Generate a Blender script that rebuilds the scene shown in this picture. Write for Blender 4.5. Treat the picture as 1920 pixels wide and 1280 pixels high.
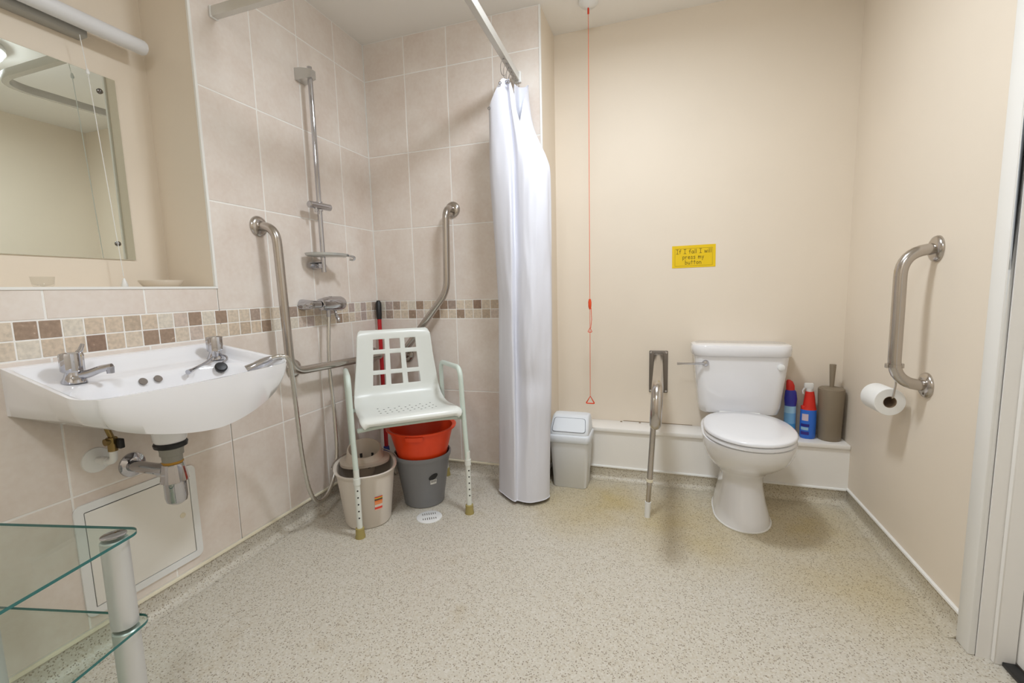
import bpy, bmesh, math, random
from mathutils import Vector, Matrix
random.seed(7)
for o in list(bpy.data.objects): bpy.data.objects.remove(o)
S = bpy.context.scene
COL = S.collection
PI = math.pi

# ------------------------------------------------------------------ camera
cam_d = bpy.data.cameras.new('camera'); cam = bpy.data.objects.new('camera', cam_d); COL.objects.link(cam)
cam_d.sensor_width = 36.0; cam_d.lens = 841.72/1920*36.0; cam_d.clip_start = 0.02
_yaw, _pitch, _roll = .3245, .1157, -.0255
_F = Vector((-math.sin(_yaw)*math.cos(_pitch), math.cos(_yaw)*math.cos(_pitch), -math.sin(_pitch)))
_R = Vector((math.cos(_yaw), math.sin(_yaw), 0)); _U = _R.cross(_F)
_R, _U = math.cos(_roll)*_R+math.sin(_roll)*_U, -math.sin(_roll)*_R+math.cos(_roll)*_U
cam.matrix_world = Matrix(((_R.x,_U.x,-_F.x,0),(_R.y,_U.y,-_F.y,0),(_R.z,_U.z,-_F.z,1.033),(0,0,0,1)))
S.camera = cam
# ------------------------------------------------------------------ world, exposure
W = bpy.data.worlds.new('world'); S.world = W; W.use_nodes = True
W.node_tree.nodes['Background'].inputs[0].default_value = (.9,.92,1,1)
W.node_tree.nodes['Background'].inputs[1].default_value = 0.3
S.view_settings.view_transform = 'Standard'; S.view_settings.look = 'None'
S.view_settings.gamma = 1; S.view_settings.use_curve_mapping = False
S.view_settings.exposure = -0.08
LAMP_W = 15.0
FILL_W = 9.0

# ------------------------------------------------------------------ room numbers
XL, YB, Y2, XR, YF = -1.571, 2.236, 2.525, .828, 2.378
XE = -.570            # where the tiled wall ends
ZC = 2.374; YN = -.90
CAP = .078; ZSILL = 1.071; YNI = 1.2474; XN = -1.815
ZM0, ZM1 = .882, .983  # mosaic band

# ------------------------------------------------------------------ helpers
def srgb(c):
    return tuple(((v/255)/12.92 if v/255 <= .04045 else ((v/255+.055)/1.055)**2.4) for v in c)+(1,)
MATS = {}
def mat(name, col, rough=.5, metal=0, spec=.5, trans=0, emit=None, estr=1, coat=0, bump=0, bscale=50, var=0, vscale=6, alpha=1):
    if name in MATS: return MATS[name]
    m = bpy.data.materials.new(name); m.use_nodes = True; nt = m.node_tree
    b = nt.nodes['Principled BSDF']; c = srgb(col)
    b.inputs['Base Color'].default_value = c; b.inputs['Roughness'].default_value = rough
    b.inputs['Metallic'].default_value = metal; b.inputs['Specular IOR Level'].default_value = spec
    b.inputs['Transmission Weight'].default_value = trans; b.inputs['Coat Weight'].default_value = coat
    b.inputs['Coat Roughness'].default_value = .08
    if emit: b.inputs['Emission Color'].default_value = srgb(emit); b.inputs['Emission Strength'].default_value = estr
    if var or bump:
        g = nt.nodes.new('ShaderNodeNewGeometry')
        n = nt.nodes.new('ShaderNodeTexNoise'); n.inputs['Scale'].default_value = vscale; n.inputs['Detail'].default_value = 4
        nt.links.new(g.outputs['Position'], n.inputs['Vector'])
        if var:
            mx = nt.nodes.new('ShaderNodeMix'); mx.data_type = 'RGBA'; mx.blend_type = 'MULTIPLY'; mx.inputs[0].default_value = 1
            r = nt.nodes.new('ShaderNodeMapRange'); r.inputs[1].default_value = .3; r.inputs[2].default_value = .7
            r.inputs[3].default_value = 1-var; r.inputs[4].default_value = 1+var*.3
            nt.links.new(n.outputs['Fac'], r.inputs[0]); mx.inputs[6].default_value = c
            nt.links.new(r.outputs[0], mx.inputs[7]); nt.links.new(mx.outputs[2], b.inputs['Base Color'])
        if bump:
            n2 = nt.nodes.new('ShaderNodeTexNoise'); n2.inputs['Scale'].default_value = bscale
            nt.links.new(g.outputs['Position'], n2.inputs['Vector'])
            bp = nt.nodes.new('ShaderNodeBump'); bp.inputs['Strength'].default_value = bump; bp.inputs['Distance'].default_value = .002
            nt.links.new(n2.outputs['Fac'], bp.inputs['Height']); nt.links.new(bp.outputs[0], b.inputs['Normal'])
    MATS[name] = m; return m

class MB:
    """collects shapes; build() links them as one mesh object"""
    def __init__(s): s.v = []; s.f = []; s.mi = []; s.cur = 0
    def add(s, vs, fs):
        o = len(s.v); s.v += [Vector(v) for v in vs]; s.f += [[i+o for i in f] for f in fs]; s.mi += [s.cur]*len(fs); return s
    def box(s, x0, x1, y0, y1, z0, z1, bev=0, seg=2, M=None):
        bm = bmesh.new(); bmesh.ops.create_cube(bm, size=1)
        for v in bm.verts: v.co = Vector(((x0+x1)/2+v.co.x*(x1-x0), (y0+y1)/2+v.co.y*(y1-y0), (z0+z1)/2+v.co.z*(z1-z0)))
        if bev: bmesh.ops.bevel(bm, geom=bm.edges[:], offset=bev, segments=seg, affect='EDGES', profile=.5)
        if M: bm.transform(M)
        bm.verts.index_update(); s.add([v.co.copy() for v in bm.verts], [[v.index for v in f.verts] for f in bm.faces]); bm.free(); return s
    def loft(s, rings, cap0=True, cap1=True, closed=True):
        n = len(rings[0]); vs = [p for r in rings for p in r]; fs = []
        for i in range(len(rings)-1):
            for j in range(n if closed else n-1):
                k = (j+1) % n; fs.append([i*n+j, i*n+k, (i+1)*n+k, (i+1)*n+j])
        if cap0: fs.append(list(range(n))[::-1])
        if cap1: fs.append([(len(rings)-1)*n+j for j in range(n)])
        return s.add(vs, fs)
    def tube(s, path, r, seg=12, caps=True, closed=False):
        P = [Vector(p) for p in path]; n = len(P); R = r if isinstance(r, (list, tuple)) else [r]*n
        T = []
        for i in range(n):
            a = P[i-1] if (i > 0 or closed) else P[i]; b = P[(i+1) % n] if (i < n-1 or closed) else P[i]
            T.append((b-a).normalized())
        u = T[0].orthogonal().normalized(); rings = []
        for i in range(n):
            if i: u = (u-T[i]*u.dot(T[i])).normalized()
            w = T[i].cross(u)
            rings.append([P[i]+(u*math.cos(2*PI*k/seg)+w*math.sin(2*PI*k/seg))*R[i] for k in range(seg)])
        if closed: rings.append(rings[0][:]); return s.loft(rings, False, False)
        return s.loft(rings, caps, caps)
    def cyl(s, p0, p1, r0, r1=None, seg=20): return s.tube([p0, p1], [r0, r0 if r1 is None else r1], seg)
    def lathe(s, prof, c=(0,0,0), seg=28, M=None, sx=1, sy=1, caps=True):
        rings = []
        for r, z in prof:
            ring = [Vector((math.cos(2*PI*k/seg)*r*sx, math.sin(2*PI*k/seg)*r*sy, z)) for k in range(seg)]
            if M: ring = [M @ p for p in ring]
            rings.append([p+Vector(c) for p in ring])
        return s.loft(rings, caps and prof[0][0] > 1e-5, caps and prof[-1][0] > 1e-5)
    def build(s, name, m, parent=None, smooth=38, world=True, mesh_only=False):
        me = bpy.data.meshes.new(name)
        off = Vector((0,0,0))
        if parent is not None and world:
            off = Vector(parent.location)
            if parent.parent: off = off+Vector(parent.parent.location)
        me.from_pydata([v-off for v in s.v], [], s.f)
        ms = m if isinstance(m, (list, tuple)) else [m]
        for x in ms: me.materials.append(x)
        if len(ms) > 1: me.polygons.foreach_set('material_index', s.mi)
        bm = bmesh.new(); bm.from_mesh(me); bmesh.ops.remove_doubles(bm, verts=bm.verts, dist=1e-6)
        bmesh.ops.recalc_face_normals(bm, faces=bm.faces)
        if smooth:
            ca = math.radians(smooth)
            for f in bm.faces: f.smooth = True
            for e in bm.edges:
                if len(e.link_faces) == 2 and e.calc_face_angle(0) > ca: e.smooth = False
        bm.to_mesh(me); bm.free(); me.update()
        if mesh_only: return me
        return link(name, me, parent)
def link(name, me, parent=None):
    o = bpy.data.objects.new(name, me); COL.objects.link(o)
    if parent is not None: o.parent = parent
    return o
def thing(name, label, cat, loc=(0,0,0), rotz=0, group=None):
    o = bpy.data.objects.new(name, None); COL.objects.link(o); o.empty_display_size = .05
    o.location = loc; o.rotation_euler = (0,0,rotz); return tag(o, label, cat, group)
def tag(o, label, cat, group=None):
    o['label'] = label; o['category'] = cat
    if group: o['group'] = group
    return o
def struct(o, label=None, cat=None):
    o['kind'] = 'structure'
    if label: o['label'] = label
    if cat: o['category'] = cat
    return o
def fillet(pts, rad, n=7):
    P = [Vector(p) for p in pts]; out = [P[0]]
    for i in range(1, len(P)-1):
        a = P[i-1]-P[i]; b = P[i+1]-P[i]
        d = min(rad, a.length*(.92 if i == 1 else .49), b.length*(.92 if i == len(P)-2 else .49))
        p0 = P[i]+a.normalized()*d; p2 = P[i]+b.normalized()*d
        for k in range(n+1):
            t = k/n; out.append(p0*(1-t)**2+P[i]*2*t*(1-t)+p2*t*t)
    out.append(P[-1]); return out
def spline(pts, n=8):
    P = [Vector(p) for p in pts]; P = [P[0]*2-P[1]]+P+[P[-1]*2-P[-2]]; out = []
    for i in range(1, len(P)-2):
        for k in range(n):
            t = k/n; a,b,c,d = P[i-1],P[i],P[i+1],P[i+2]
            out.append(.5*((2*b)+(c-a)*t+(2*a-5*b+4*c-d)*t*t+(3*b-a-3*c+d)*t**3))
    out.append(P[-2]); return out
def rrect(x0, x1, y0, y1, r, z, n=5):
    out = []
    for cx, cy, a0 in ((x1-r,y1-r,0),(x0+r,y1-r,90),(x0+r,y0+r,180),(x1-r,y0+r,270)):
        for k in range(n+1):
            a = math.radians(a0+90*k/n); out.append(Vector((cx+r*math.cos(a), cy+r*math.sin(a), z)))
    return out
RX = Matrix.Rotation(PI/2, 4, 'X'); RY = Matrix.Rotation(PI/2, 4, 'Y')
def lookmat(axis):   # rotates local +z onto axis
    return Vector((0,0,1)).rotation_difference(Vector(axis).normalized()).to_matrix().to_4x4()

# ------------------------------------------------------------------ materials
def tile_mat():
    m = bpy.data.materials.new('beige_tile'); m.use_nodes = True; nt = m.node_tree; N = nt.nodes.new; Lk = nt.links.new
    b = nt.nodes['Principled BSDF']; b.inputs['Roughness'].default_value = .32
    g = N('ShaderNodeNewGeometry'); oi = N('ShaderNodeObjectInfo')
    ad = N('ShaderNodeVectorMath'); ad.operation = 'ADD'; Lk(g.outputs['Position'], ad.inputs[0])
    sc = N('ShaderNodeVectorMath'); sc.operation = 'SCALE'; sc.inputs['Scale'].default_value = 9; sc.inputs[0].default_value = (1,1,1)
    cb = N('ShaderNodeCombineXYZ'); mu = N('ShaderNodeMath'); mu.operation = 'MULTIPLY'; mu.inputs[1].default_value = 13
    Lk(oi.outputs['Random'], mu.inputs[0]); Lk(mu.outputs[0], cb.inputs[0]); Lk(mu.outputs[0], cb.inputs[2]); Lk(cb.outputs[0], ad.inputs[1])
    n = N('ShaderNodeTexNoise'); n.inputs['Scale'].default_value = 4.5; n.inputs['Detail'].default_value = 5; n.inputs['Roughness'].default_value = .6
    Lk(ad.outputs[0], n.inputs['Vector'])
    n2 = N('ShaderNodeTexNoise'); n2.inputs['Scale'].default_value = 60; n2.inputs['Detail'].default_value = 3; Lk(ad.outputs[0], n2.inputs['Vector'])
    ramp = N('ShaderNodeValToRGB'); e = ramp.color_ramp.elements
    e[0].position = .3; e[0].color = srgb((226,211,199)); e[1].position = .72; e[1].color = srgb((241,232,223))
    Lk(n.outputs['Fac'], ramp.inputs[0])
    mx = N('ShaderNodeMix'); mx.data_type = 'RGBA'; mx.blend_type = 'SOFT_LIGHT'; mx.inputs[0].default_value = .25
    Lk(ramp.outputs[0], mx.inputs[6]); Lk(n2.outputs['Fac'], mx.inputs[7]); Lk(mx.outputs[2], b.inputs['Base Color'])
    MATS['tile'] = m; return m
def mosaic_mat(name, col, speck):
    m = bpy.data.materials.new(name); m.use_nodes = True; nt = m.node_tree; N = nt.nodes.new; Lk = nt.links.new
    b = nt.nodes['Principled BSDF']; b.inputs['Roughness'].default_value = .45
    g = N('ShaderNodeNewGeometry'); n = N('ShaderNodeTexNoise'); n.inputs['Scale'].default_value = 95; n.inputs['Detail'].default_value = 4
    Lk(g.outputs['Position'], n.inputs['Vector'])
    r = N('ShaderNodeValToRGB'); e = r.color_ramp.elements; c = col
    e[0].position = .3; e[0].color = srgb([v*.9 for v in c]); e[1].position = .62; e[1].color = srgb(c)
    if speck:
        x = r.color_ramp.elements.new(.70); x.color = srgb([min(255,v*1.08) for v in c]); y = r.color_ramp.elements.new(.75); y.color = srgb((222,210,194))
    Lk(n.outputs['Fac'], r.inputs[0]); Lk(r.outputs[0], b.inputs['Base Color'])
    return m
def floor_mat():
    m = bpy.data.materials.new('speckled_vinyl'); m.use_nodes = True; nt = m.node_tree; N = nt.nodes.new; Lk = nt.links.new
    b = nt.nodes['Principled BSDF']; b.inputs['Roughness'].default_value = .42
    g = N('ShaderNodeNewGeometry')
    def ramp(src, els, interp='LINEAR'):
        r = N('ShaderNodeValToRGB'); r.color_ramp.interpolation = interp; e = r.color_ramp.elements
        e[0].position, e[0].color = els[0]; e[1].position, e[1].color = els[-1]
        for p, c in els[1:-1]: q = e.new(p); q.color = c
        Lk(src, r.inputs[0]); return r.outputs[0]
    def mix(kind, fac, a, bb):
        x = N('ShaderNodeMix'); x.data_type = 'RGBA'; x.blend_type = kind
        if isinstance(fac, float): x.inputs[0].default_value = fac
        else: Lk(fac, x.inputs[0])
        for i, q in ((6,a),(7,bb)):
            if isinstance(q, tuple): x.inputs[i].default_value = q
            else: Lk(q, x.inputs[i])
        return x.outputs[2]
    v = N('ShaderNodeTexVoronoi'); v.inputs['Scale'].default_value = 250; Lk(g.outputs['Position'], v.inputs['Vector'])
    sp = N('ShaderNodeSeparateColor'); Lk(v.outputs['Color'], sp.inputs[0])
    k = (1,1,1,1); z = (0,0,0,1)
    dark = ramp(sp.outputs[0], [(0,k),(.17,z),(.18,z)], 'CONSTANT')
    pale = ramp(sp.outputs[1], [(0,k),(.2,z),(.21,z)], 'CONSTANT')
    tan = ramp(sp.outputs[2], [(0,k),(.16,z),(.17,z)], 'CONSTANT')
    near = ramp(v.outputs['Distance'], [(0,k),(.42,k),(.6,z)])
    mk = N('ShaderNodeMath'); mk.operation = 'MULTIPLY'; Lk(dark, mk.inputs[0]); Lk(near, mk.inputs[1])
    c = mix('MIX', pale, srgb((208,201,187)), srgb((216,210,199)))
    c = mix('MIX', tan, c, srgb((200,190,172)))
    c = mix('MIX', mk.outputs[0], c, srgb((150,138,120)))
    # ochre stains, around the pan and the bin
    n = N('ShaderNodeTexNoise'); n.inputs['Scale'].default_value = 3.2; n.inputs['Detail'].default_value = 5; Lk(g.outputs['Position'], n.inputs['Vector'])
    st = ramp(n.outputs['Fac'], [(.42,z),(.68,k)])
    tot = None
    for (px, py, rr, amt) in ((.48,2.12,.5,1.0),(-.33,2.08,.45,.9),(.1,2.0,.5,.75),(.62,1.75,.42,.6)):
        d = N('ShaderNodeVectorMath'); d.operation = 'DISTANCE'; Lk(g.outputs['Position'], d.inputs[0]); d.inputs[1].default_value = (px,py,0)
        mr = N('ShaderNodeMapRange'); mr.inputs[1].default_value = .08; mr.inputs[2].default_value = rr; mr.inputs[3].default_value = amt; mr.inputs[4].default_value = 0
        mr.interpolation_type = 'SMOOTHSTEP'; Lk(d.outputs['Value'], mr.inputs[0])
        if tot is None: tot = mr.outputs[0]
        else:
            a = N('ShaderNodeMath'); a.operation = 'MAXIMUM'; Lk(tot, a.inputs[0]); Lk(mr.outputs[0], a.inputs[1]); tot = a.outputs[0]
    q = N('ShaderNodeMath'); q.operation = 'MULTIPLY_ADD'; Lk(st, q.inputs[0]); q.inputs[1].default_value = .5; q.inputs[2].default_value = .5
    q2 = N('ShaderNodeMath'); q2.operation = 'MULTIPLY'; Lk(q.outputs[0], q2.inputs[0]); Lk(tot, q2.inputs[1])
    c = mix('MULTIPLY', q2.outputs[0], c, srgb((236,218,158)))
    # faint grime
    n3 = N('ShaderNodeTexNoise'); n3.inputs['Scale'].default_value = 7; n3.inputs['Detail'].default_value = 6; Lk(g.outputs['Position'], n3.inputs['Vector'])
    c = mix('MULTIPLY', ramp(n3.outputs['Fac'], [(.62,z),(.9,k)]), c, srgb((232,222,202)))
    Lk(c, b.inputs['Base Color'])
    bp = N('ShaderNodeBump'); bp.inputs['Strength'].default_value = .08; bp.inputs['Distance'].default_value = .001
    Lk(v.outputs['Distance'], bp.inputs['Height']); Lk(bp.outputs[0], b.inputs['Normal'])
    MATS['vinyl'] = m; return m
def glass_mat(name, tint, ior=1.45):
    m = bpy.data.materials.new(name); m.use_nodes = True; nt = m.node_tree; N = nt.nodes.new; Lk = nt.links.new
    for n in list(nt.nodes): nt.nodes.remove(n)
    out = N('ShaderNodeOutputMaterial'); t = N('ShaderNodeBsdfTransparent'); t.inputs[0].default_value = srgb(tint)
    gl = N('ShaderNodeBsdfGlossy'); gl.inputs['Roughness'].default_value = .01
    lw = N('ShaderNodeLayerWeight'); lw.inputs[0].default_value = .5; pw = N('ShaderNodeMath'); pw.operation = 'POWER'; pw.inputs[1].default_value = 4
    Lk(lw.outputs['Facing'], pw.inputs[0]); fr = N('ShaderNodeMath'); fr.operation = 'MULTIPLY_ADD'; fr.inputs[1].default_value = .35; fr.inputs[2].default_value = .025; Lk(pw.outputs[0], fr.inputs[0])
    mx = N('ShaderNodeMixShader'); Lk(fr.outputs[0], mx.inputs[0]); Lk(t.outputs[0], mx.inputs[1]); Lk(gl.outputs[0], mx.inputs[2]); Lk(mx.outputs[0], out.inputs[0])
    return m
def band_mat(name, bands, axis=2, rough=.4):
    """flat print: colour bands along the generated coordinate, bands = [(pos, colour)]"""
    m = bpy.data.materials.new(name); m.use_nodes = True; nt = m.node_tree; N = nt.nodes.new; Lk = nt.links.new
    b = nt.nodes['Principled BSDF']; b.inputs['Roughness'].default_value = rough
    tc = N('ShaderNodeTexCoord'); sp = N('ShaderNodeSeparateXYZ'); Lk(tc.outputs['Generated'], sp.inputs[0])
    r = N('ShaderNodeValToRGB'); r.color_ramp.interpolation = 'CONSTANT'; e = r.color_ramp.elements
    e[0].position = bands[0][0]; e[0].color = srgb(bands[0][1]); e[1].position = bands[1][0]; e[1].color = srgb(bands[1][1])
    for p, c in bands[2:]: q = e.new(p); q.color = srgb(c)
    Lk(sp.outputs[axis], r.inputs[0]); Lk(r.outputs[0], b.inputs['Base Color']); return m
M_tile = tile_mat(); M_floor = floor_mat()
M_grout = mat('grout', (248,245,240), .8)
M_paint = mat('cream_paint', (239,226,208), .55, spec=.35, var=.03, vscale=2, bump=.06, bscale=160)
M_ceil = mat('ceiling_paint', (250,246,240), .7)
M_white = mat('white_gloss_paint', (248,244,238), .35)
M_trim = mat('white_trim', (245,243,238), .35)
M_capc = mat('cream_cap', (236,227,202), .45)
M_cer = mat('white_ceramic', (244,243,245), .12, coat=.5)
M_pp = mat('white_plastic', (240,240,238), .32)
M_ppb = mat('cool_white_plastic', (234,238,243), .35)
M_chrome = mat('chrome', (192,192,197), .06, 1)
M_steel = mat('satin_steel', (190,184,178), .2, 1)
M_alu = mat('brushed_aluminium', (216,217,217), .38, .5)
M_dark = mat('dark_gap', (40,36,34), .7)
M_black = mat('black_plastic', (26,26,28), .4)

# ================================================================== THE SETTING
mb = MB(); mb.box(XL-.3, XR+.25, YN, Y2+.05, -.05, 0); fl = struct(mb.build('floor', M_floor, smooth=0))
mb = MB(); mb.box(XL-.3, XR+.25, YN, Y2+.05, ZC, ZC+.05); struct(mb.build('ceiling', M_ceil, smooth=0))
# left wall: backing (grout face), recess above the basin
G = .0012
mb = MB()
mb.box(XL-.10, XL-G, YNI+.004, YB+.1, 0, ZC)
mb.box(XL-.10, XL-G, YN, YNI, 0, ZSILL-.004)
wl = struct(mb.build('wall_left', M_grout, smooth=0))
mb = MB(); mb.box(XL-.10, XE-G, YB+G, Y2+.05, 0, ZC); wb = struct(mb.build('wall_back', M_grout, smooth=0))
mb = MB(); mb.box(XE-G, XE, YB+G, Y2+.05, 0, ZC); struct(mb.build('wall_return', M_paint, smooth=0))
mb = MB(); mb.box(XE, XR+.1, Y2, Y2+.05, 0, ZC); struct(mb.build('wall_toilet', M_paint, smooth=0))
YA0, YA1 = 1.464, 1.521            # architrave
DY0 = .60                          # other side of the doorway
mb = MB(); mb.box(XR, XR+.1, YA0, Y2, 0, ZC); mb.box(XR, XR+.1, YN, DY0, 0, ZC); mb.box(XR, XR+.1, DY0, YA0, 2.04, ZC)
struct(mb.build('wall_right', M_paint, smooth=0))
mb = MB(); mb.box(XL-.3, XR+.1, YN-.05, YN, 0, ZC); struct(mb.build('wall_front', M_paint, smooth=0))
mb = MB(); mb.box(XN-.05, XN, YN, YNI+.05, ZSILL-.03, ZC); mb.box(XN, XL-.004, YNI, YNI+.0035, ZSILL-.03, ZC)
mb.box(XN, XL-.002, YN, YNI, ZSILL-.03, ZSILL-.003)
struct(mb.build('wall_niche', M_paint, smooth=0))

# tiles: each one an object, joints recessed
def tile_mesh(w, h, t=.006, bev=.0012):
    m = MB(); m.box(-w/2, w/2, -t, 0, -h/2, h/2, bev, 1); return m
_tm = {}
def tile(name, wall, a0, a1, z0, z1, material, gap=.005, proud=0.0):
    w, h = round(a1-a0-gap, 4), round(z1-z0-gap, 4)
    key = (w, h, material.name)
    if key not in _tm: _tm[key] = tile_mesh(w, h).build(name, material, smooth=0, mesh_only=True)
    p = wl if wall == 'L' else wb
    o = link(name, _tm[key], p)
    if wall == 'L': o.location = (XL+proud, (a0+a1)/2, (z0+z1)/2); o.rotation_euler = (0,0,PI/2)
    else: o.location = ((a0+a1)/2, YB-proud, (z0+z1)/2); o.rotation_euler = (0,0,0)
    return o
# local +y of the tile mesh front is 0 .. body goes to -y: front must face the room
def fix_tiles():
    for me in _tm.values():
        for v in me.vertices: v.co.y = -v.co.y       # body now behind the face for the back wall (y > 0)
        me.flip_normals()
ycols = [YNI+.2498*k for k in range(-9, 4)]+[YB-.002]
rowz = [(.078,.480),(.480,.882)]
up = [(.983,1.383),(1.383,1.783),(1.783,2.183),(2.183,ZC)]
for i in range(len(ycols)-1):
    for z0, z1 in rowz: tile('tile', 'L', ycols[i], ycols[i+1], z0, z1, M_tile)
    if ycols[i] > YNI-.01:
        for z0, z1 in up: tile('tile', 'L', ycols[i], ycols[i+1], z0, z1, M_tile)
    else: tile('tile', 'L', ycols[i], ycols[i+1], .983, ZSILL-.004, M_tile)
xcols = [XL, -1.319, -1.069, -.8177, XE-.006]
for i in range(4):
    for z0, z1 in rowz+up: tile('tile', 'B', xcols[i], xcols[i+1], z0, z1, M_tile)
PAL = {'c':((226,210,190),0),'w':((232,222,206),0),'t':((222,203,181),0),'p':((216,198,184),0),'s':((204,184,162),1),
       'b':((170,146,126),1),'d':((156,130,112),1),'g':((180,160,146),1),'m':((194,176,168),1)}
PM = {k: mosaic_mat('mosaic_'+k, c, s) for k, (c, s) in PAL.items()}
# left wall, starting at the joint Y=1.230, going towards the camera and towards the corner
topL = 'b w b p c t s t p w t b c w c p t b c w'      # from Y 1.23 downwards
topL = ['w','b','p','w','t','s','t','t','w','b','b','c','w','c','t','b','c','p','w','t','c']
botL = ['t','p','c','b','b','c','t','d','t','t','w','c','c','t','w','b','t','c','p','c','w']
topR = ['b','c','c','g','t','c','w','g','s','t','p','c','m','c','c','m','w','m','c','g']
botR = ['c','t','s','t','b','w','c','w','p','m','c','w','c','b','s','c','p','m','c','p']
YJ = 1.230-.0005
for k in range(len(topR)):
    y0 = YJ+.05*k; y1 = min(y0+.05, YB-.002)
    tile('mosaic_tile', 'L', y0, y1, .9325, ZM1, PM[topR[k]], .0035, 0.0); tile('mosaic_tile', 'L', y0, y1, ZM0, .9325, PM[botR[k]], .0035)
for k in range(42):
    y1 = YJ-.05*k; y0 = y1-.05
    a = topL[k] if k < len(topL) else random.choice('cwtpcb'); b = botL[k] if k < len(botL) else random.choice('cwtpcb')
    tile('mosaic_tile', 'L', y0, y1, .9325, ZM1, PM[a], .0035); tile('mosaic_tile', 'L', y0, y1, ZM0, .9325, PM[b], .0035)
topB = ['w','m','g','c','w','b','c','c','b','g','c','c','d','c','s','p','c','g','c','c']
botB = ['c','g','c','c','b','p','w','b','t','c','b','c','c','s','p','b','c','c','t','c']
for k in range(20):
    x0 = XL+.002+.05*k; x1 = min(x0+.05, XE-.006)
    if x1-x0 < .012: continue
    tile('mosaic_tile', 'B', x0, x1, .9325, ZM1, PM[topB[k]], .0035); tile('mosaic_tile', 'B', x0, x1, ZM0, .9325, PM[botB[k]], .0035)
fix_tiles()
# white edge trims of the tiling
mb = MB(); mb.box(XL-.008, XL+.002, YNI-.006, YNI+.004, ZSILL, ZC, .001, 1); struct(mb.build('trim_1', M_trim))
mb = MB(); mb.box(XL-.03, XL+.003, YN, YNI+.004, ZSILL-.008, ZSILL, .001, 1); struct(mb.build('trim_2', M_trim))
mb = MB(); mb.box(XE-.008, XE+.002, YB-.003, YB+.008, CAP, ZC, .001, 1); struct(mb.build('trim_3', M_trim))
mb = MB(); mb.box(XL-.001, XL+.003, YB-.003, YB+.001, CAP, ZC); struct(mb.build('trim_4', M_trim, smooth=0))

# coved vinyl skirting with its cap strip
def cove(name, p0, p1, nrm, capm, h=CAP, m0=None, m1=None):
    """profile swept from p0 to p1; nrm points into the room; m0/m1 shift the ends for mitres"""
    p0 = Vector(p0); p1 = Vector(p1); n = Vector(nrm); d = (p1-p0).normalized(); r = .035
    prof = [(.0, h-.008), (.004, h-.008)] + [(.004+r-r*math.cos(a), r-r*math.sin(a)+.0006) for a in [PI/2*k/7 for k in range(8)]] + [(0, .0006)]
    a = MB(); rings = []
    for e, P, sgn in ((m0, p0, 1), (m1, p1, -1)):
        rings.append([P+n*x+Vector((0,0,z))+d*(sgn*x if e else 0) for x, z in prof])
    a.loft(rings); o = struct(a.build(name, M_floor, smooth=50))
    c = MB(); q = [(0,h-.008),(.009,h-.008),(.008,h-.002),(.004,h),(0,h)]
    rr = [[P+n*x+Vector((0,0,z))+d*(sgn*x if e else 0) for x, z in q] for e, P, sgn in ((m0,p0,1),(m1,p1,-1))]
    c.loft(rr); c.build('cap_strip', capm, o, world=False); return o
cove('baseboard_left', (XL,YN,0), (XL,YB,0), (1,0,0), M_capc, m1=1)
cove('baseboard_back', (XL,YB,0), (XE,YB,0), (0,-1,0), M_capc, m0=1, m1=None)
cove('baseboard_return', (XE,YB,0), (XE,YF,0), (1,0,0), M_trim, m1=1)
cove('baseboard_boxing', (XE,YF,0), (XR,YF,0), (0,-1,0), M_trim, h=.072, m0=1, m1=1)
cove('baseboard_right', (XR,YF,0), (XR,YA1,0), (-1,0,0), M_trim, m0=1)
# pipe boxing along the toilet wall
mb = MB(); mb.box(XE, XR, YF, Y2, .0, .262); bx = struct(mb.build('wall_boxing', M_white, smooth=0))
mb = MB(); mb.box(XE+.001, XR-.001, YF-.010, Y2-.001, .262, .2825, .003, 2); mb.build('ledge_board', M_white, bx, world=False)
mb = MB(); mb.tube([(-.20,Y2-.001,.2835),(.16,Y2-.001,.2835)], .0016, 6); mb.build('ledge_seam', mat('old_sealant',(150,130,102),.8), bx, world=False)
for x in (-.21,-.11): MB().lathe([(.006,0),(.006,.002),(.003,.003)], (x,2.505,.2825), 10).build('screw_cap', mat('old_sealant',(150,130,102),.8), bx, world=False)

# door in its frame, right wall
mb = MB(); mb.box(XR-.016, XR+.001, YA0, YA1, 0, 2.10, .004, 2); mb.box(XR-.016, XR+.001, DY0-.058, DY0, 0, 2.10, .004, 2); mb.box(XR-.016, XR+.001, DY0, YA0, 2.04, 2.10, .004, 2)
struct(mb.build('trim_5', M_trim))
mb = MB(); mb.box(XR, XR+.14, YA0-.004, YA0+.03, 0, 2.04); mb.box(XR, XR+.14, DY0-.03, DY0+.004, 0, 2.04); mb.box(XR, XR+.14, DY0, YA0, 2.036, 2.05)
mb.box(XR+.030, XR+.075, YA0-.020, YA0-.004, 0, 2.036, .002, 1); mb.box(XR+.030, XR+.075, DY0+.004, DY0+.020, 0, 2.036, .002, 1)
struct(mb.build('trim_6', M_white))
mb = MB(); mb.box(XR+.076, XR+.12, DY0+.008, YA0-.008, .012, 2.03, .002, 1); dr = struct(mb.build('door_1', M_white))
mb = MB(); hy = DY0+.08
mb.cyl((XR+.076,hy,1.0),(XR+.068,hy,1.0),.025); mb.tube(fillet([(XR+.07,hy,1.0),(XR+.03,hy,1.0),(XR+.03,hy+.11,1.0)],.015), .009, 10); mb.build('door_handle', M_chrome, dr, world=False)
mb = MB(); mb.box(XR+.045, XR+.075, DY0+.02, YA0-.02, 0, .012, .003, 2); struct(mb.build('trim_7', M_black))

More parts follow.
